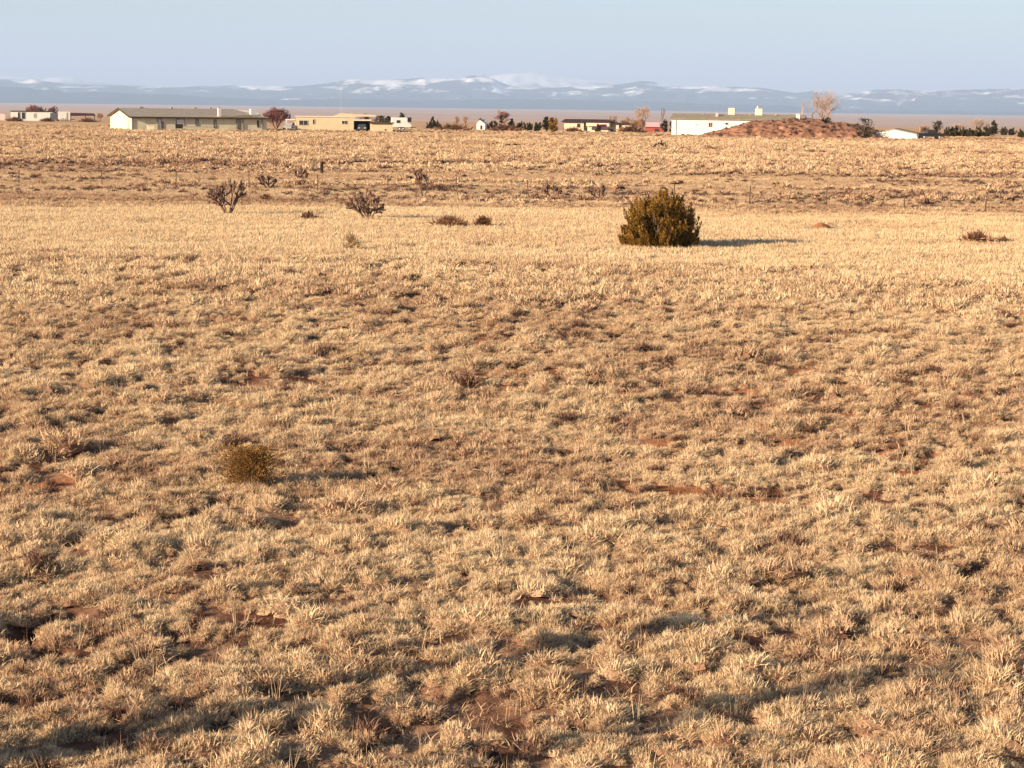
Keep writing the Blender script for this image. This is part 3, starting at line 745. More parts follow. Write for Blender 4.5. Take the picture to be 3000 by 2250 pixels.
g = G(942, 508)
sp_ = empty('wooden_post', g, 0.1, 'short thick dark wooden post standing alone behind the wire fence', 'post')
b_ = MB(); b_.tube((0, 0, -0.25), (0.01, 0, 0.82), 0.13, 0.115, 9); b_.build('shaft', DARKWOOD, sp_)
b_ = MB(); b_.tube((0.01, 0, 0.82), (0.012, 0, 0.90), 0.105, 0.07, 9); b_.build('weathered_top', DARKWOOD, sp_)

# ------------------------------------------------------------------ mounds
def mound(name, px0, px1, py_top, py_base, prof, depth, m, label, cat, seed, nx=220, ny=70, lump=0.3):
    a = G((px0 + px1) / 2, py_base); d = math.hypot(a.x, a.y); s = d / F
    w = (px1 - px0) * s; h = (py_base - py_top) * s * (1.05 if depth > 5 else 1.0)
    V = []; X = np.linspace(-0.5, 0.5, nx); Y = np.linspace(0, 1, ny)
    gx, gy = np.meshgrid(X, Y)
    hp = np.interp(gx, [p[0] for p in prof], [p[1] for p in prof])
    cy = np.sin(np.pi * np.clip(gy, 0, 1)) ** 0.8
    z = h * hp * cy
    z = z + lump * h * (fbm(gx * w / (h * 0.55), gy * depth / (h * 0.6), seed, 4) - 0.5 + 0.5 * (fbm(gx * w / 0.9, gy * depth / 0.9, seed + 9, 2) - 0.5)) * sstep(0, 0.25, hp * cy)
    x = gx * w; y = gy * depth
    th = a.x / a.y
    wx = a.x + x + y * th; wy = a.y + y
    z = z + zt(wx, wy) - 0.12 - a.z
    v = np.stack([x + y * th, y, z], -1).reshape(-1, 3)
    idx = np.arange(nx * ny).reshape(ny, nx); q = np.stack([idx[:-1, :-1], idx[:-1, 1:], idx[1:, 1:], idx[1:, :-1]], -1).reshape(-1, 4)
    me = bpy.data.meshes.new(name); me.from_pydata(v.tolist(), [], q.tolist()); me.materials.append(m)
    me.polygons.foreach_set('use_smooth', [True] * len(me.polygons))
    o = bpy.data.objects.new(name, me); COL.objects.link(o); o.location = a; tag(o, label, cat)
    if depth > 5:                          # dead tufts over the heap
        r_ = np.random.default_rng(seed); pick = r_.choice(len(v), 420, replace=False); pick = pick[(hp * cy).reshape(-1)[pick] > 0.12]
        P = v[pick] + np.array(a); n = len(P); sc_ = r_.uniform(0.5, 1.5, n)
        g_ = scatter('mound_weeds', P, r_.integers(14, 19, n), np.stack([sc_] * 3, -1), np.clip(r_.normal(0.2, 0.12, n), 0, 1), seed, 0.3, label='sparse brown dead tufts growing over the dirt mound')
    return o
mound('dirt_mound', 2030, 2620, 354, 404, [(-0.5, 0), (-0.42, 0.18), (-0.30, 0.55), (-0.2, 0.85), (-0.05, 0.98), (0.1, 1.0), (0.2, 0.88), (0.3, 0.74), (0.4, 0.50), (0.5, 0)], 20, REDDIRT, 'long lumpy red brown dirt mound in front of the white house', 'mound', 71, lump=0.32)
mound('ant_hill', 2356, 2450, 648, 670, [(-0.5, 0), (-0.3, 0.35), (-0.1, 0.9), (0.05, 1), (0.2, 0.8), (0.5, 0)], 1.5, ANTDIRT, 'low smooth orange anthill in the pale grass strip', 'anthill', 73, 30, 16, 0.08)

# ------------------------------------------------------------------ buildings
def site(px, py, d):                       # building base: ground height at that range on that bearing
    q = at(px, py, d); return Vector((q.x, q.y, zg(q.x, q.y)))
def window(parent, x0, x1, z0, z1, y, pane=GLASS, frame=TRIM, name='window', t=0.06, mull=0):
    f = MB(); b = 0.07
    f.box(x0, x1, y - t, y + 0.01, z0, z0 + b); f.box(x0, x1, y - t, y + 0.01, z1 - b, z1)
    f.box(x0, x0 + b, y - t, y + 0.01, z0 + b, z1 - b); f.box(x1 - b, x1, y - t, y + 0.01, z0 + b, z1 - b)
    for i in range(mull):
        xm = x0 + (x1 - x0) * (i + 1) / (mull + 1); f.box(xm - 0.03, xm + 0.03, y - t, y + 0.01, z0 + b, z1 - b)
    o = f.build(name, frame, parent)
    p = MB(); p.box(x0 + b, x1 - b, y - t * 0.45, y + 0.005, z0 + b, z1 - b); p.build('pane', pane, o)
    return o
def door(parent, x0, x1, z1, y, m=TRIM):
    d = MB(); d.box(x0, x1, y - 0.05, y + 0.01, 0.05, z1); o = d.build('door', m, parent)
    h_ = MB(); h_.box(x1 - 0.16, x1 - 0.08, y - 0.10, y - 0.05, 0.95, 1.03); h_.build('handle', CHROME, o)
    fr = MB(); fr.box(x0 - 0.1, x0, y - 0.07, y + 0.01, 0.05, z1 + 0.1); fr.box(x1, x1 + 0.1, y - 0.07, y + 0.01, 0.05, z1 + 0.1); fr.box(x0, x1, y - 0.07, y + 0.01, z1, z1 + 0.1)
    fr.build('door_frame', DARKROOF if m is not TRIM else SHINGLE, o); return o
def skirt_z(): return -1.2
def gable_walls(L, W, hw, rise, m, parent):
    b = MB(); b.prism([(0, -1.0), (W, -1.0), (W, hw), (W / 2, hw + rise), (0, hw)], 'x', 0, L); return b.build('wall', m, parent)
def gable_roof(L, W, hw, rise, m, parent, ov=0.45, th=0.14, hip=0.0):
    s = rise / (W / 2); yo = -ov; zo = hw - s * ov + 0.03
    zr = hw + rise + 0.03
    b = MB()
    for sgn in (0, 1):
        ye = yo if not sgn else W - yo
        x0, x1 = -ov, L + ov
        xr1 = x1 - hip
        top = [(x0, ye, zo + th), (x1, ye, zo + th), (xr1, W / 2, zr + th), (x0, W / 2, zr + th)]
        bot = [(p[0], p[1], p[2] - th) for p in top]
        b.add(top + bot, [(0, 1, 2, 3), (7, 6, 5, 4), (0, 4, 5, 1), (1, 5, 6, 2), (2, 6, 7, 3), (3, 7, 4, 0)])
    if hip:
        x1 = L + ov; xr1 = x1 - hip
        b.add([(x1, yo, zo + th), (x1, W - yo, zo + th), (xr1, W / 2, zr + th), (x1, yo, zo), (x1, W - yo, zo), (xr1, W / 2, zr)], [(0, 1, 2), (5, 4, 3), (0, 3, 4, 1)])
    return b.build('roof', m, parent), zo
# --- long cream house on the left
TH = R(22)
c_ = site(385, 372, 385)
lh = empty('long_house', c_, TH, 'long cream sided house with grey shingle gable roof and white chimney', 'house')
L_, W_, HW, RI = 30.5, 20.0, 2.28, 1.45
def wall_x(px):                           # pixel column -> distance along the long wall
    r = ray(px, 360); u = Vector((math.cos(TH), math.sin(TH)))
    # c + u*t = r*k
    det = u.x * -r.y + r.x * u.y
    return (c_.x * r.y - c_.y * r.x) / -(u.x * r.y - u.y * r.x) if False else ((-c_.x) * -r.y + r.x * (-c_.y)) / det
L_ = wall_x(782)
gable_walls(L_, W_, HW, RI, CREAM, lh)
rf, zo = gable_roof(L_, W_, HW, RI, SHINGLE, lh, ov=0.5, hip=4.5)
b_ = MB(); b_.box(-0.5, L_ + 0.5, -0.56, -0.5, zo - 0.12, zo + 0.17); b_.build('fascia', FASCIA, rf)
b_ = MB()
for sg in (0, 1):
    ye, yr = (-0.5, W_ / 2) if not sg else (W_ + 0.5, W_ / 2)
    b_.add([(-0.56, ye, zo - 0.06), (-0.56, yr, HW + RI - 0.04), (-0.56, yr, HW + RI + 0.2), (-0.56, ye, zo + 0.18), (-0.5, ye, zo - 0.06), (-0.5, yr, HW + RI - 0.04), (-0.5, yr, HW + RI + 0.2), (-0.5, ye, zo + 0.18)],
           [(0, 1, 2, 3), (7, 6, 5, 4), (0, 4, 5, 1), (1, 5, 6, 2), (2, 6, 7, 3), (3, 7, 4, 0)])
b_.build('barge_board', FASCIA, rf)
for (xa, wv) in ((3.5, 0.9), (9.5, 0.4), (14, 0.5), (17, 0.4)):
    b_ = MB(); b_.box(xa, xa + wv, W_ / 2 - .3, W_ / 2 + .2, HW + RI - 0.1, HW + RI + 0.42); b_.build('roof_vent', SHINGLE, rf)
# cross gable low dormer roof towards the right end
xd0, xd1 = wall_x(655), wall_x(770); xm = (xd0 + xd1) / 2
b_ = MB(); b_.add([(xd0, -0.54, zo + 0.2), (xm, -0.54, zo + 0.75), (xd1, -0.54, zo + 0.2), (xm, 3.2, zo + 0.80), (xd0, -0.54, zo + 0.05), (xd1, -0.54, zo + 0.05), (xd0, 0.2, zo + 0.2), (xd1, 0.2, zo + 0.2)],
                  [(0, 6, 3, 1), (1, 3, 7, 2), (0, 1, 2, 5, 4)]); b_.build('cross_gable', SHINGLE, rf, fix=False)
xc = wall_x(646)
b_ = MB(); b_.box(xc - 0.28, xc + 0.28, 0.6, 1.2, HW, HW + 1.75); ch = b_.build('chimney', WHITE, rf)
b_ = MB(); b_.tube((xc, 0.9, HW + 1.75), (xc, 0.9, HW + 2.1), 0.12, 0.12, 8); b_.build('flue', SHINGLE, ch)
xs = wall_x(757)
b_ = MB(); b_.box(xs - 0.55, xs + 0.55, 3.4, 4.4, HW + 0.6, HW + 1.7); b_.build('rooftop_cooler', WHITE, rf)
for pxp in (384, 459, 691, 708, 765):
    b_ = MB(); x = wall_x(pxp) + 0.1; b_.box(x, x + 0.22, -0.14, -0.02, -0.6, zo); b_.build('downspout' if pxp in (384, 765) else 'porch_post', SHINGLE, lh)
for (pa, pb, z0, z1, pn) in ((516, 541, 0.9, 2.0, WHITE), (573, 582, 0.8, 2.0, CURTAIN), (626, 634, 0.4, 1.95, CURTAIN), (753, 759, 0.6, 1.9, GLASS), (474, 480, 0.3, 1.5, CURTAIN), (692, 705, 0.2, 2.05, CURTAIN)):
    window(lh, wall_x(pa), wall_x(pb), z0, z1, -0.012, pn, FASCIA)
door(lh, wall_x(464), wall_x(472), 2.0, -0.02, WHITE)
b_ = MB(); b_.box(wall_x(522), wall_x(640), -0.03, -0.006, 0.62, 0.70); b_.build('belt_trim', TRIM, lh)
# gable end door: built on the end wall (x = 0), facing local -x
b_ = MB(); b_.box(-0.06, -0.005, 2.6, 3.5, -0.2, 1.95); dr = b_.build('door', WHITE, lh)
b_ = MB(); b_.box(-0.09, -0.003, 2.4, 2.6, -0.2, 2.1); b_.box(-0.09, -0.003, 3.5, 3.7, -0.2, 2.1); b_.box(-0.09, -0.003, 2.6, 3.5, 1.95, 2.1); b_.build('door_frame', SHINGLE, dr)
b_ = MB(); b_.box(-0.12, -0.06, 2.68, 2.76, 0.9, 0.98); b_.build('handle', CHROME, dr)
def yard(px, py, d, w, h, dep, m, name, label, cat, legs=False):
    g_ = site(px, py, d); t = empty(name, g_, TH * 0.6, label, cat)
    b = MB(); b.box(-w / 2, w / 2, 0, dep, 0.35 if legs else 0, h * 0.9); b.build('body', m, t)
    b = MB(); b.box(-w / 2 - 0.05, w / 2 + 0.05, -0.05, dep + 0.05, h * 0.9 + 0.004, h); b.build('lid', m, t)
    if legs:
        for sx in (-1, 1):
            b = MB(); b.box(sx * (w / 2 - 0.1) - 0.04, sx * (w / 2 - 0.1) + 0.04, 0.05, 0.13, -0.3, 0.35); b.build('leg', m, t)
    return t
yard(525, 372, 383, 1.3, 1.15, 0.7, DARKWOOD, 'yard_bench', 'dark wooden chest bench under the curtained window of the long house', 'bench', True)
yard(442, 372, 381, 1.3, 0.95, 0.8, CREAM, 'utility_box', 'cream utility box beside the long cream house wall', 'box')

# --- helper for a camera-facing building given in photo pixels
class Site:
    def __init__(s, px, py, d, rz=0.0):
        s.p = site(px, py, d); s.d = d; s.s = d / F; s.px = px
        s.rz = -math.atan2(s.p.x, s.p.y) + rz
        s.h0 = s.p.z
    def x(s, px): return (px - s.px) * s.s
    def z(s, px, py):                      # height over the base at that pixel
        return at(px, py, s.d).z - s.h0
# --- tan flat roofed house with carports and shed
S = Site(950, 375, 415)
th_ = empty('tan_house', S.p, S.rz, 'flat roofed tan stucco house with stepped parapet and dark windows', 'house')
x0, x1 = S.x(868), S.x(1038); zt0 = S.z(900, 343)
b_ = MB(); b_.box(x0, x1, 0, 9, -1.5, zt0); b_.build('wall', TAN, th_)
b_ = MB(); b_.box(x0 - 0.12, x1 + 0.12, -0.12, 9.12, zt0 + 0.004, zt0 + 0.22); rf = b_.build('roof', TRIM, th_)
b_ = MB(); b_.add([(S.x(975), 0.1, zt0 + 0.22), (S.x(1000), 0.1, zt0 + 0.85), (S.x(1100), 0.1, zt0 + 0.55), (S.x(1100), 0.1, zt0 + 0.22), (S.x(975), 6, zt0 + 0.22), (S.x(1000), 6, zt0 + 0.85), (S.x(1100), 6, zt0 + 0.55), (S.x(1100), 6, zt0 + 0.22)],
                  [(0, 1, 2, 3), (7, 6, 5, 4), (0, 4, 5, 1), (1, 5, 6, 2), (2, 6, 7, 3), (3, 7, 4, 0)]); b_.build('parapet', TAN, rf)
for (pa, pb, ya, yb) in ((877, 903, 352, 367), (916, 923, 349, 364), (1000, 1017, 353, 364)):
    window(th_, S.x(pa), S.x(pb), S.z(pa, yb), S.z(pa, ya), -0.01, GLASS if pa == 1000 else GLASS, TRIM, mull=1 if pb - pa > 12 else 0)
b_ = MB(); b_.box(S.x(868), S.x(935), -0.2, -0.02, -1.2, 0.1); b_.build('skirting', TRIM, th_)
for (pa, wv) in ((930, 0.7), (1022, 0.6), (1040, 0.5)):
    b_ = MB(); b_.box(S.x(pa), S.x(pa) + wv, 2, 2.6, zt0 + 0.22, zt0 + (0.55 if pa < 1000 else 1.0)); b_.build('roof_vent', SHINGLE, rf)
cp = MB(); cp.box(S.x(838), S.x(868) - 0.15, 0.5, 6, S.z(850, 352), S.z(850, 352) + 0.18)
cpo = empty('carport', S.p.copy(), S.rz, 'small white carport roof at the end of the tan house', 'carport')
cp.build('roof', WHITE, cpo)
for px_ in (840, 866):
    for yy in (0.7, 5.7):
        b_ = MB(); b_.box(S.x(px_) - 0.06, S.x(px_) + 0.06, yy, yy + 0.12, -0.6, S.z(850, 352)); b_.build('post', WHITE, cpo)
# open dark garage and shed in front of the tan house
S2 = Site(1100, 384, 398)
ga = empty('open_garage', S2.p, S2.rz, 'dark open fronted garage bay under a long white fascia', 'garage')
gx0, gx1 = S2.x(1037), S2.x(1086); gz = S2.z(1060, 354)
b_ = MB(); b_.box(gx0, gx1, 6.9, 7.05, -0.8, gz); b_.build('back_wall', DARKWOOD, ga)
b_ = MB(); b_.box(gx0, gx0 + 0.14, 0.0, 6.9, -0.8, gz); b_.build('side_wall', DARKWOOD, ga)
b_ = MB(); b_.box(gx1 - 0.14, gx1, 0.0, 6.9, -0.8, gz); b_.build('side_wall', DARKWOOD, ga)
b_ = MB(); b_.box(gx0 - 0.25, gx1 + 0.1, -0.4, 7.2, gz + 0.004, gz + 0.25); b_.build('roof', TRIM, ga)
sh = empty('tan_shed', S2.p + Vector((0, -2.5, 0)), S2.rz, 'plain tan shed box with a dark eave beside the open garage', 'shed')
sx0, sx1 = S2.x(1087), S2.x(1152); sz = S2.z(1120, 361)
b_ = MB(); b_.box(sx0, sx1, 0, 5, -1, sz); b_.build('wall', TAN, sh)
b_ = MB(); b_.box(sx0 - 0.2, sx1 + 0.3, -0.35, 5.2, sz + 0.004, sz + 0.16); rf = b_.build('roof', SHINGLE, sh)
b_ = MB(); b_.box(sx0 - 0.2, sx1 + 0.3, -0.41, -0.352, sz - 0.02, sz + 0.2); b_.build('fascia', FASCIA, rf)
b_ = MB(); b_.box(S2.x(1129), S2.x(1133), -0.05, -0.003, 0.2, 0.55); b_.build('vent', FASCIA, sh)

# --- vehicles
def wheel(parent, x, y, r=0.36):
    t = MB(); t.tube((x, y - 0.11, r), (x, y + 0.11, r), r, r, 14); o = t.build('wheel', TYRE, parent)
    h_ = MB(); h_.tube((x, y - 0.125, r), (x, y + 0.125, r), r * 0.55, r * 0.55, 10); h_.build('hubcap', CHROME, o)
def car(loc, rz, paint, label, kind='sedan', name='parked_car', cat='car', sc=1.0):
    t = empty(name, loc, rz, label, cat); t.scale = (sc, sc, sc)
    if kind == 'pickup':
        prof = [(-2.6, .45), (2.5, .45), (2.6, .75), (2.5, 1.05), (1.35, 1.12), (-2.6, 1.1)]; cab = [(-.75, 1.1), (1.3, 1.1), (.65, 1.75), (-.6, 1.78)]
    elif kind == 'van':
        prof = [(-2.5, .4), (2.4, .4), (2.5, .8), (2.3, 1.15), (-2.5, 1.15)]; cab = [(-2.45, 1.15), (2.0, 1.15), (1.3, 2.0), (-2.4, 2.05)]
    else:
        prof = [(-2.2, .35), (2.2, .35), (2.3, .6), (2.15, .85), (1.1, .95), (-1.5, .98), (-2.2, .9)]; cab = [(-1.5, .97), (1.05, .94), (.4, 1.42), (-.9, 1.45)]
    b = MB(); b.prism(prof, 'y', -0.88, 0.88); b.build('body', paint, t)
    b = MB(); b.prism(cab, 'y', -0.76, 0.76); cb = b.build('cabin', paint, t)
    cx = sum(p[0] for p in cab) / 4; cz = sum(p[1] for p in cab) / 4
    for sd in (-1, 1):
        b = MB(); q = [(cx + (p[0] - cx) * .82, cz + (p[1] - cz) * .72) for p in cab]; b.prism(q, 'y', sd * .755, sd * .775); b.build('side_window', GLASS, cb)
    b = MB(); b.box(prof[2][0] - .12, prof[2][0] + .02, -.7, -.4, .62, .78); b.build('headlight', CHROME, t)
    b = MB(); b.box(prof[2][0] - .12, prof[2][0] + .02, .4, .7, .62, .78); b.build('headlight', CHROME, t)
    for x in (-1.5, 1.5):
        for y in (-.8, .8): wheel(t, x, y)
    return t
car(site(850, 374, 412), R(80), mat('silver_paint', (.3, .28, .26), .3, .05, spec=.5), 'grey car parked under the white carport of the tan house')
car(site(1060, 382, 399), R(-85), mat('blue_grey_paint', (.06, .065, .08), .3, .05, spec=.5), 'dark blue grey car parked inside the open garage')
car(site(2725, 402, 400), R(8), DARKMETAL, 'black pickup truck parked beside the white gable shed', 'pickup', 'pickup_truck', 'truck')
car(site(1768, 386, 455), R(172), mat('maroon_paint', (.08, .045, .04), .35, .05, spec=.4), 'dark brown pickup truck parked by the peach house', 'pickup', 'pickup_truck', 'truck')
car(site(160, 348, 540), R(95), mat('slate_paint', (.07, .08, .09), .3, .05, spec=.5), 'slate grey van parked between the white mobile home and white box', 'van', 'parked_van', 'van')
# white camper behind the shed
S3 = Site(1180, 374, 432)
rv = empty('camper_trailer', S3.p, S3.rz + R(4), 'white camper trailer with dark end behind the tan shed', 'trailer')
b_ = MB(); a0, a1 = S3.x(1148), S3.x(1206)
b_.prism([(a0, .7), (a1 - .2, .7), (a1, 1.1), (a1 - .9, 1.7), (a1 - .9, 2.5), (a1 - 1.1, 2.65), (a0, 2.65)], 'y', 0, 2.4); b_.build('body', WHITE, rv)
b_ = MB(); b_.box(a1 - .85, a1 - .05, .1, 2.3, 1.75, 2.7); b_.build('cargo_box', DARKMETAL, rv)
b_ = MB(); b_.box(a0 + 1.0, a0 + 1.8, -.03, -.003, 1.5, 2.1); b_.build('window', GLASS, rv)
for xx in (a0 + 1.6, a0 + 2.4): wheel(rv, xx, .15, .35)
b_ = MB(); b_.box(a1 - .2, a1 + .9, 1.1, 1.25, .55, .69); b_.build('tow_bar', DARKMETAL, rv)

# --- white house on the right
S = Site(1967, 393, 408, R(-6))
wh = empty('white_house', S.p, S.rz, 'long white sided house with olive roof and two rooftop coolers behind the dirt mound', 'house')
Lw = S.x(2345) * 1.0; Ww = 9.0; Hw = S.z(1980, 349); Rw = 0.95
gable_walls(Lw, Ww, Hw, Rw, WHITE, wh)
rf, zo = gable_roof(Lw, Ww, Hw, Rw, OLIVE, wh, ov=0.3, hip=0)
def cooler(pa, pb, ya, yb, dome, yy):
    b = MB(); b.box(S.x(pa), S.x(pb), yy, yy + 1.1, S.z(pa, yb) - 0.2, S.z(pa, ya)); o = b.build('rooftop_cooler', TRIM, rf)
    b = MB(); b.box(S.x(pa) - .04, S.x(pb) + .04, yy - .04, yy + 1.14, S.z(pa, ya) + .003, S.z(pa, ya) + .07); b.build('cooler_lid', TRIM, o)
    if dome:
        b = MB(); xx = S.x(pa) + .5; b.tube((xx, yy + .5, S.z(pa, ya)), (xx, yy + .5, S.z(pa, ya) + .5), .22, .2, 10); b.tube((xx, yy + .5, S.z(pa, ya) + .5), (xx, yy + .5, S.z(pa, ya) + .62), .3, .1, 10); b.build('vent_pipe', CHROME, o)
cooler(2125, 2144, 317, 337, False, 4.0); cooler(2203, 2224, 319, 338, True, 3.8)
b_ = MB(); b_.box(S.x(2091), S.x(2098), 2.2, 2.7, S.z(2091, 343), S.z(2091, 331)); b_.build('roof_vent', PINKROOF, rf)
for px_ in (2048, 2185, 2258):
    b_ = MB(); b_.box(S.x(px_), S.x(px_) + .5, 3.6, 4.0, S.z(px_, 340), S.z(px_, 334)); b_.build('roof_vent', OLIVE, rf)
# gable wing with chimney at the far end
xg0, xg1 = S.x(2282), S.x(2352); xm = (xg0 + xg1) / 2; zg0 = S.z(2300, 353)
b_ = MB(); b_.prism([(xg0, -1), (xg1, -1), (xg1, zg0), (xm, zg0 + .75), (xg0, zg0)], 'y', -1.6, 3); b_.build('wing_wall', WHITE, wh)
b_ = MB(); b_.prism([(xg0 - .3, zg0 - .1), (xm, zg0 + .80), (xg1 + .3, zg0 - .1), (xg1 + .3, zg0 + .02), (xm, zg0 + .93), (xg0 - .3, zg0 + .02)], 'y', -1.8, 3.2); b_.build('wing_roof', OLIVE, wh)
b_ = MB(); b_.box(S.x(2325), S.x(2336), -2.1, -1.62, 0, S.z(2330, 335)); cc = b_.build('chimney', WHITE, wh)
b_ = MB(); b_.box(S.x(2323), S.x(2334) + .1, -2.2, -1.55, S.z(2330, 335) + .003, S.z(2330, 335) + .14); b_.build('chimney_cap', TRIM, cc)
window(wh, S.x(2073), S.x(2085), S.z(2073, 373), S.z(2073, 358), -.01, GLASS, WHITE, mull=1)
window(wh, S.x(2121), S.x(2131), S.z(2121, 366), S.z(2121, 358), -.01, GLASS, WHITE)
window(wh, S.x(2035), S.x(2042), S.z(2035, 368), S.z(2035, 362), -.01, CURTAIN, WHITE)
b_ = MB(); b_.box(S.x(1978), S.x(1980.5), -.12, -.01, -.6, Hw - .05); b_.build('downspout', TRIM, wh)
# --- white gable shed
S = Site(2615, 406, 400)
gs = empty('gable_shed', S.p, S.rz + R(-7), 'low white gable ended shed half hidden by the dirt mound end', 'shed')
w2 = (2682 - 2612) * S.s; ze = S.z(2682, 394); za = S.z(2612, 379)
b_ = MB(); b_.prism([(-w2, -1), (w2, -1), (w2, ze), (0, za), (-w2, ze)], 'y', 0, 9); b_.build('wall', WHITE, gs)
for sg in (-1, 1):
    b_ = MB(); b_.prism([(0, za + .02), (sg * (w2 + .3), ze - .05), (sg * (w2 + .3), ze + .12), (0, za + .19)], 'y', -.15, 9.2); b_.build('roof_slope', OLIVE, gs)
# --- peach house with dark roof
S = Site(1655, 386, 470, R(-14))
ph = empty('peach_house', S.p, S.rz, 'peach stucco house with a low dark roof behind the round evergreens', 'house')
Lp = S.x(1782) * 1.03; zp = S.z(1700, 359)
b_ = MB(); b_.box(-.2, Lp, 0, 7, -1.5, zp); b_.build('wall', PEACH, ph)
b_ = MB(); b_.add([(-.9, -.5, zp), (Lp + .6, -.5, zp), (Lp + .6, 7.5, zp), (-.9, 7.5, zp), (-.6, 2.0, zp + .75), (Lp - .4, 2.0, zp + .75), (Lp - .4, 5.0, zp + .75), (-.6, 5.0, zp + .75)],
                  [(3, 2, 1, 0), (4, 5, 6, 7), (0, 1, 5, 4), (1, 2, 6, 5), (2, 3, 7, 6), (3, 0, 4, 7)]); rf = b_.build('roof', DARKROOF, ph)
b_ = MB(); b_.box(S.x(1720), Lp + .2, -.62, -.51, zp - .75, zp - .05); b_.build('porch_fascia', PEACH, rf)
window(ph, S.x(1690), S.x(1702), .9, 1.9, -.01); window(ph, S.x(1735), S.x(1748), .9, 1.9, -.01); door(ph, S.x(1712), S.x(1720), 2.0, -.01, DARKWOOD)
# --- little house, red barn
S = Site(1826, 389, 480, R(-8))
lt = empty('small_house', S.p, S.rz, 'small pale peach house with a thin dark flat roof under a bare tree', 'house')
zs = S.z(1826, 365)
b_ = MB(); b_.box(S.x(1805), S.x(1850), 0, 5, -1.5, zs); b_.build('wall', mat('pale_peach', (.74, .55, .38), var=.08), lt)
b_ = MB(); b_.box(S.x(1801), S.x(1853), -.4, 5.3, zs + .004, zs + .4); b_.build('roof', DARKROOF, lt)
window(lt, S.x(1812), S.x(1822), .8, 1.7, -.01)
S = Site(1915, 391, 500, R(-6))
rb = empty('red_barn', S.p, S.rz, 'red walled barn with pale pink metal roof near the slim cypress', 'barn')
zb = S.z(1915, 372)
b_ = MB(); b_.box(S.x(1890), S.x(1944), 0, 8, -1.5, zb); b_.build('wall', REDWALL, rb)
b_ = MB(); b_.add([(S.x(1887), -.4, zb), (S.x(1947), -.4, zb), (S.x(1947), 4, zb + 1.1), (S.x(1887), 4, zb + 1.1), (S.x(1947), 8.4, zb), (S.x(1887), 8.4, zb)], [(0, 1, 2, 3), (3, 2, 4, 5), (0, 3, 5), (1, 4, 2), (0, 5, 4, 1)]); b_.build('roof', PINKROOF, rb)
b_ = MB(); b_.box(S.x(1918), S.x(1930), -.06, -.003, -.2, zb - .4); b_.build('sliding_door', DARKROOF, rb)
S = Site(1408, 377, 515, R(-10))
ws = empty('white_shed', S.p, S.rz, 'tiny white gabled shed before dark bushes beside the bare pink tree', 'shed')
zw = S.z(1408, 362); xa, xb = S.x(1396), S.x(1421)
b_ = MB(); b_.prism([(xa, -1), (xb, -1), (xb, zw - .2), ((xa + xb) / 2 - .3, zw + .75), (xa, zw - .1)], 'y', 0, 3); b_.build('wall', WHITE, ws)
b_ = MB(); b_.prism([(xa - .1, zw - .05), ((xa + xb) / 2 - .3, zw + .78), (xb + .1, zw - .2), (xb + .1, zw - .1), ((xa + xb) / 2 - .3, zw + .9), (xa - .1, zw + .05)], 'y', -.1, 3.1); b_.build('roof', WHITE, ws)
b_ = MB(); b_.box(S.x(1407), S.x(1413), -.05, -.003, .1, 1.1); b_.build('door', DARKROOF, ws)
# --- far left group
S = Site(95, 346, 545)
mh = empty('mobile_home', S.p, S.rz + R(-4), 'white mobile home with thin dark roof edge and two dark windows', 'house')
zm_ = S.z(95, 327.5)
b_ = MB(); b_.box(S.x(35), S.x(151), 0, 5, -1.0, zm_); b_.build('wall', WHITE, mh)
b_ = MB(); b_.box(S.x(34), S.x(152), -.15, 5.15, zm_ + .004, zm_ + .22); b_.build('roof', DARKROOF, mh)
for (pa, pb) in ((54, 62), (65, 76)): window(mh, S.x(pa), S.x(pb), .35, zm_ - .1, -.01, GLASS, WHITE)
window(mh, S.x(98), S.x(106), .7, zm_ - .35, -.01, CURTAIN, WHITE)
S = Site(190, 352, 530)
bt = empty('box_trailer', S.p, S.rz, 'white box trailer standing beside the slate grey van', 'trailer')
zb = S.z(190, 327)
b_ = MB(); b_.box(S.x(171), S.x(205), 0, 2.4, .45, zb); b_.build('body', WHITE, bt)
b_ = MB(); b_.box(S.x(171) - .04, S.x(205) + .04, -.04, 2.44, zb + .003, zb + .08); b_.build('roof', TRIM, bt)
b_ = MB(); b_.box(S.x(195), S.x(199), -.03, -.003, .6, zb - .3); b_.build('door', SHINGLE, bt)
for xx in (-.5, .4): wheel(bt, xx, .1, .36)
b_ = MB(); b_.box(S.x(205) + .005, S.x(218), 1.0, 1.15, .4, .55); b_.build('tow_bar', DARKMETAL, bt)
S = Site(243, 349, 545)
ca = empty('open_carport', S.p, S.rz, 'long open shelter with thin dark maroon roof near the white box trailer', 'shelter')
zc = S.z(243, 339)
b_ = MB(); b_.prism([(S.x(206), zc - .1), (S.x(280), zc), (S.x(274), zc + .6), (S.x(206), zc + .7)], 'y', 0, 6); b_.build('roof', mat('maroon_roof', (.07, .03, .03), var=.1), ca)
for px_ in (209, 250, 275):
    for yy in (.2, 5.6):
        b_ = MB(); b_.box(S.x(px_) - .1, S.x(px_) + .1, yy, yy + .2, -.8, zc); b_.build('post', BARK, ca)
S = Site(-25, 346, 560)
ph2 = empty('pink_house', S.p, S.rz, 'pale pink house corner at the end of the far left row', 'house')
b_ = MB(); zz = S.z(-10, 330); b_.prism([(S.x(-90), -1), (S.x(13), -1), (S.x(13), zz - .5), (S.x(2), zz), (S.x(-90), zz)], 'y', 0, 7); b_.build('wall', mat('pale_pink', (.76, .6, .52), var=.06), ph2)
b_ = MB(); b_.box(S.x(-92), S.x(2), -.2, 7.2, zz + .004, zz + .2); b_.build('roof', PINKROOF, ph2)
window(ph2, S.x(-40), S.x(-28), .7, 1.6, -.01)

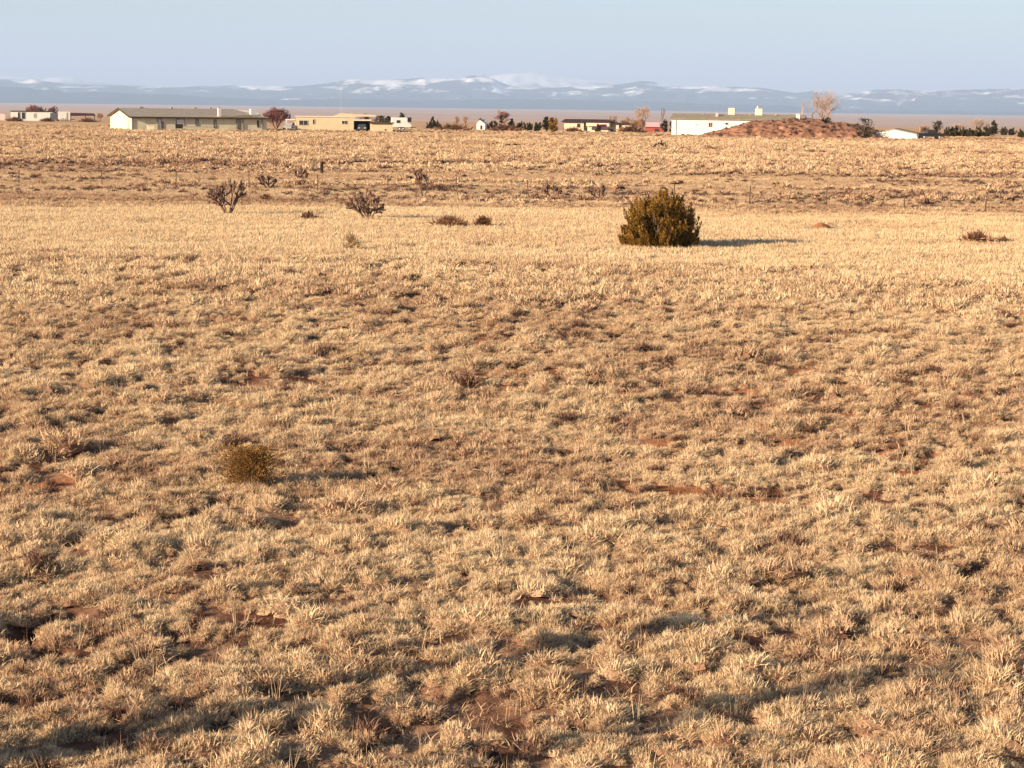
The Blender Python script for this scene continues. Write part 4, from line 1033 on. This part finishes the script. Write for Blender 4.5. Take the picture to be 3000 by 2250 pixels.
# ------------------------------------------------------------------ far trees and shrubs
def px_size(px0, px1, py0, py1, d): return (px1 - px0) * d / F, (py1 - py0) * d / F
def place(px0, px1, py_top, d):            # width, height so that the crown top meets py_top
    p = site((px0 + px1) / 2, 370, d); top = at((px0 + px1) / 2, py_top, d).z
    return p, (px1 - px0) * d / F, max(0.6, top - p.z)
def bt_(px0, px1, pyt, d, seed, label, m, **kw):
    p, w, h = place(px0, px1, pyt, d); return bare_tree(p, w, h, seed, label, m, **kw)
def cf_(px0, px1, pyt, d, seed, label, n=900, leaf=.28, **kw):
    p, w, h = place(px0, px1, pyt, d); return conifer(p, w, h, n, leaf, seed, label, **kw)
def jn_(px0, px1, pyt, d, seed, label, m=DARKLEAF, pl=60, lv=40, leaf=.22, **kw):
    p, w, h = place(px0, px1, pyt, d); return juniper(p, w, h, pl, lv, leaf, seed, m, label, name='round_shrub', **kw)
bt_(774, 845, 311, 432, 401, 'dense reddish bare bush between the long cream house and tan house', REDTWIG, name='bare_shrub', stems=16, levels=4, twig=.026, upright=.6, cat='shrub')
bt_(2352, 2462, 254, 440, 403, 'tall wispy pale bare tree rising behind the dirt mound', PALETWIG, stems=4, levels=5, twig=.011, upright=.6, kids=(2, 3))
bt_(1440, 1498, 320, 500, 405, 'rounded pinkish bare tree beside the tiny white shed', mat('pink_twigs', (.30, .17, .14), var=.15), stems=2, levels=5, twig=.02, upright=.45)
bt_(75, 135, 305, 575, 407, 'reddish bare trees clump above the mobile home roof', REDTWIG, stems=5, levels=4, twig=.03, upright=.6)
bt_(143, 170, 308, 580, 409, 'narrow dark red bare tree behind the slate grey van', REDTWIG, stems=3, levels=4, twig=.03, upright=.6)
bt_(1325, 1345, 338, 560, 411, 'thin tan bare sapling with upright twigs, the wider of two', TANTWIG, stems=4, levels=3, twig=.025, upright=.75)
bt_(1355, 1370, 337, 560, 413, 'thin tan bare sapling nearer the tiny white shed', TANTWIG, stems=3, levels=3, twig=.025, upright=.8)
bt_(1815, 1860, 341, 500, 415, 'round orange tan bare tree above the small peach house', TANTWIG, stems=3, levels=4, twig=.03, upright=.4)
bt_(1850, 1888, 346, 465, 417, 'orange tan leafless shrub beside the red barn', TANTWIG, name='bare_shrub', stems=6, levels=4, twig=.022, upright=.6, cat='shrub')
bt_(1862, 1900, 305, 560, 418, 'very faint tall bare tree far behind the red barn', PALETWIG, stems=3, levels=4, twig=.012, upright=.7)
bt_(1785, 1805, 330, 470, 419, 'grey bare sapling between the peach house and small house', PALETWIG, stems=3, levels=4, twig=.018, upright=.7)
bt_(1936, 1950, 312, 520, 421, 'very slim upright bare poplar behind the dark cypress', mat('grey_twigs', (.2, .16, .16), var=.1), stems=2, levels=3, twig=.02, upright=.92)
bt_(2697, 2722, 365, 430, 423, 'orange tan bare shrub between white gable shed and black truck', TANTWIG, name='bare_shrub', stems=5, levels=4, twig=.022, upright=.6, cat='shrub')
bt_(2780, 2836, 360, 480, 425, 'low spreading bare tree over the left half of the hedge', PALETWIG, stems=5, levels=4, twig=.018, upright=.5)
bt_(2842, 2893, 345, 480, 427, 'taller faint bare tree over the hedge next to the cone evergreen', PALETWIG, stems=4, levels=4, twig=.014, upright=.6)
bt_(286, 300, 330, 560, 429, 'tan bare bush at the far corner of the long cream house', TANTWIG, name='bare_shrub', stems=5, levels=3, twig=.025, upright=.6, cat='shrub')
cf_(1590, 1613, 344, 412, 431, 'upright oval olive evergreen, slimmer of the pair by the peach house', 1500, .22, shape='oval', m=DARKLEAF)
cf_(1608, 1634, 346, 408, 433, 'broader oval olive evergreen touching the peach house wall', 1800, .22, shape='oval', m=JUNI)
cf_(1937, 1955, 351, 470, 435, 'slim dark cypress standing next to the red barn', 900, .22, shape='oval')
cf_(1461, 1475, 337, 495, 437, 'dark pointed evergreen inside the bare pink tree', 700)
cf_(1485, 1512, 347, 500, 439, 'dark cone evergreen beside the bare pink tree', 900)
cf_(2893, 2928, 354, 440, 441, 'dark broad cone evergreen ending the hedge row', 1600, .26)
cf_(2733, 2760, 355, 450, 443, 'thin dark tree behind the black pickup truck', 700, .24, shape='oval')
cf_(1962, 1971, 354, 425, 445, 'narrow dark bush pressed to the white house corner', 500, .2, shape='oval')
cf_(1166, 1187, 331, 480, 447, 'dark rounded treetop above the camper trailer', 900, .25, shape='oval')
cf_(1130, 1148, 339, 480, 448, 'dark treetop peeking over the tan shed roof', 700, .25, shape='oval')
cf_(1095, 1130, 342, 470, 449, 'low dark treetop over the garage fascia', 700, .25, shape='oval')
cf_(1050, 1085, 336, 480, 450, 'dark leaning treetop behind the tan house parapet', 700, .25, shape='oval')
jn_(1248, 1294, 346, 545, 451, 'dark rounded juniper clump standing apart beyond the camper trailer', pl=90)
jn_(1395, 1425, 348, 525, 453, 'dark bush right behind the tiny white shed')
jn_(1420, 1462, 352, 530, 455, 'dark low bush between the white shed and bare pink tree')
jn_(1512, 1542, 355, 500, 457, 'dark round bush next to the cone evergreen')
jn_(1540, 1562, 360, 490, 459, 'small dark bush in the middle of the evergreen row')
jn_(1562, 1588, 359, 450, 461, 'dark bush just left of the slim oval evergreen')
jn_(1745, 1760, 366, 452, 463, 'dark bush at the end of the peach house porch')
p = G(2418, 372)
def on_mound(px, pyb, pyt, d, w_px): return at(px, pyb, d), w_px * d / F, (pyb - pyt) * d / F
q, w_, h_ = on_mound(2420, 359, 342, 391, 28); juniper(q, w_, h_, 50, 40, .12, 471, DARKLEAF, 'small dark bush on the crest of the dirt mound', name='dark_bush')
p_, w_, h_ = place(2508, 2558, 349, 398); bare = conifer(p_, w_, h_, 900, .2, 473, 'ragged dark evergreen at the low end of the dirt mound', shape='oval')
for i, (a, b, t, d) in enumerate(((2764, 2790, 374, 448), (2786, 2812, 371, 452), (2808, 2836, 374, 450), (2832, 2858, 375, 446), (2855, 2880, 374, 449), (2876, 2900, 373, 447))):
    p_, w_, h_ = place(a, b, t, d); juniper(p_, w_ * 1.1, h_, 55, 36, .22, 481 + i, DARKLEAF, 'dark clipped bush in the hedge row by the cone evergreen', group='hedge bushes by the cone evergreen', name='hedge_bush')
for i, (a, b, t, d) in enumerate(((2930, 2955, 374, 640), (2952, 2978, 374, 640))):
    p_, w_, h_ = place(a, b, t, d); juniper(p_, w_, h_, 40, 30, .3, 491 + i, DARKLEAF, 'far dark bush beyond the cone evergreen', group='far bushes beyond the cone evergreen', name='far_bush')
jn_(2984, 3012, 377, 440, 495, 'dark bush standing past the cone evergreen and hedge')
# low weeds and scrub at the house line
rng = random.Random(77)
for i, (px, py, w_, h_, tx) in enumerate(((45, 358, 5, .7, 'olive scrub before the mobile home'), (140, 362, 4, .6, 'olive scrub before the slate grey van'), (260, 365, 5, .6, 'olive scrub before the open shelter'), (1330, 380, 9, .8, 'brown scrub before the tan saplings'), (1480, 382, 8, .8, 'olive scrub before the bare pink tree'), (1850, 392, 8, .9, 'brown scrub before the small peach house'), (1680, 388, 5, .7, 'olive scrub before the peach house'))):
    d = 440 if px > 300 else 520
    weed(site(px, py, d), w_, h_, 160, 700 + i, tx + ', a low wide patch', m=BROWNLEAF, name='low_scrub')
# thin pole with wires far off
g = site(998, 372, 620); up_ = empty('radio_mast', g, 0, 'very thin pale mast rising behind the tan house', 'mast')
b_ = MB(); b_.tube((0, 0, -1), (0, 0, 12), .035, .02, 5); b_.build('pole', CHROME, up_); b_ = MB(); b_.box(-.5, .5, -.03, .03, 11, 11.1); b_.build('crossbar', CHROME, up_)

# ------------------------------------------------------------------ haze
hz = MB(); hz.box(-90000, 90000, -96000, 96000, -60, 1500)
hm = bpy.data.materials.new('thin_haze'); hm.use_nodes = True; nt = hm.node_tree; nt.nodes.clear()
ho = nt.nodes.new('ShaderNodeOutputMaterial'); pv = nt.nodes.new('ShaderNodeVolumePrincipled')
pv.inputs['Color'].default_value = (0.55, 0.72, 1.0, 1); pv.inputs['Density'].default_value = 4.2e-5; pv.inputs['Anisotropy'].default_value = 0.0
nt.links.new(pv.outputs[0], ho.inputs['Volume'])
hzo = hz.build('haze', hm); tag(hzo, kind='stuff')
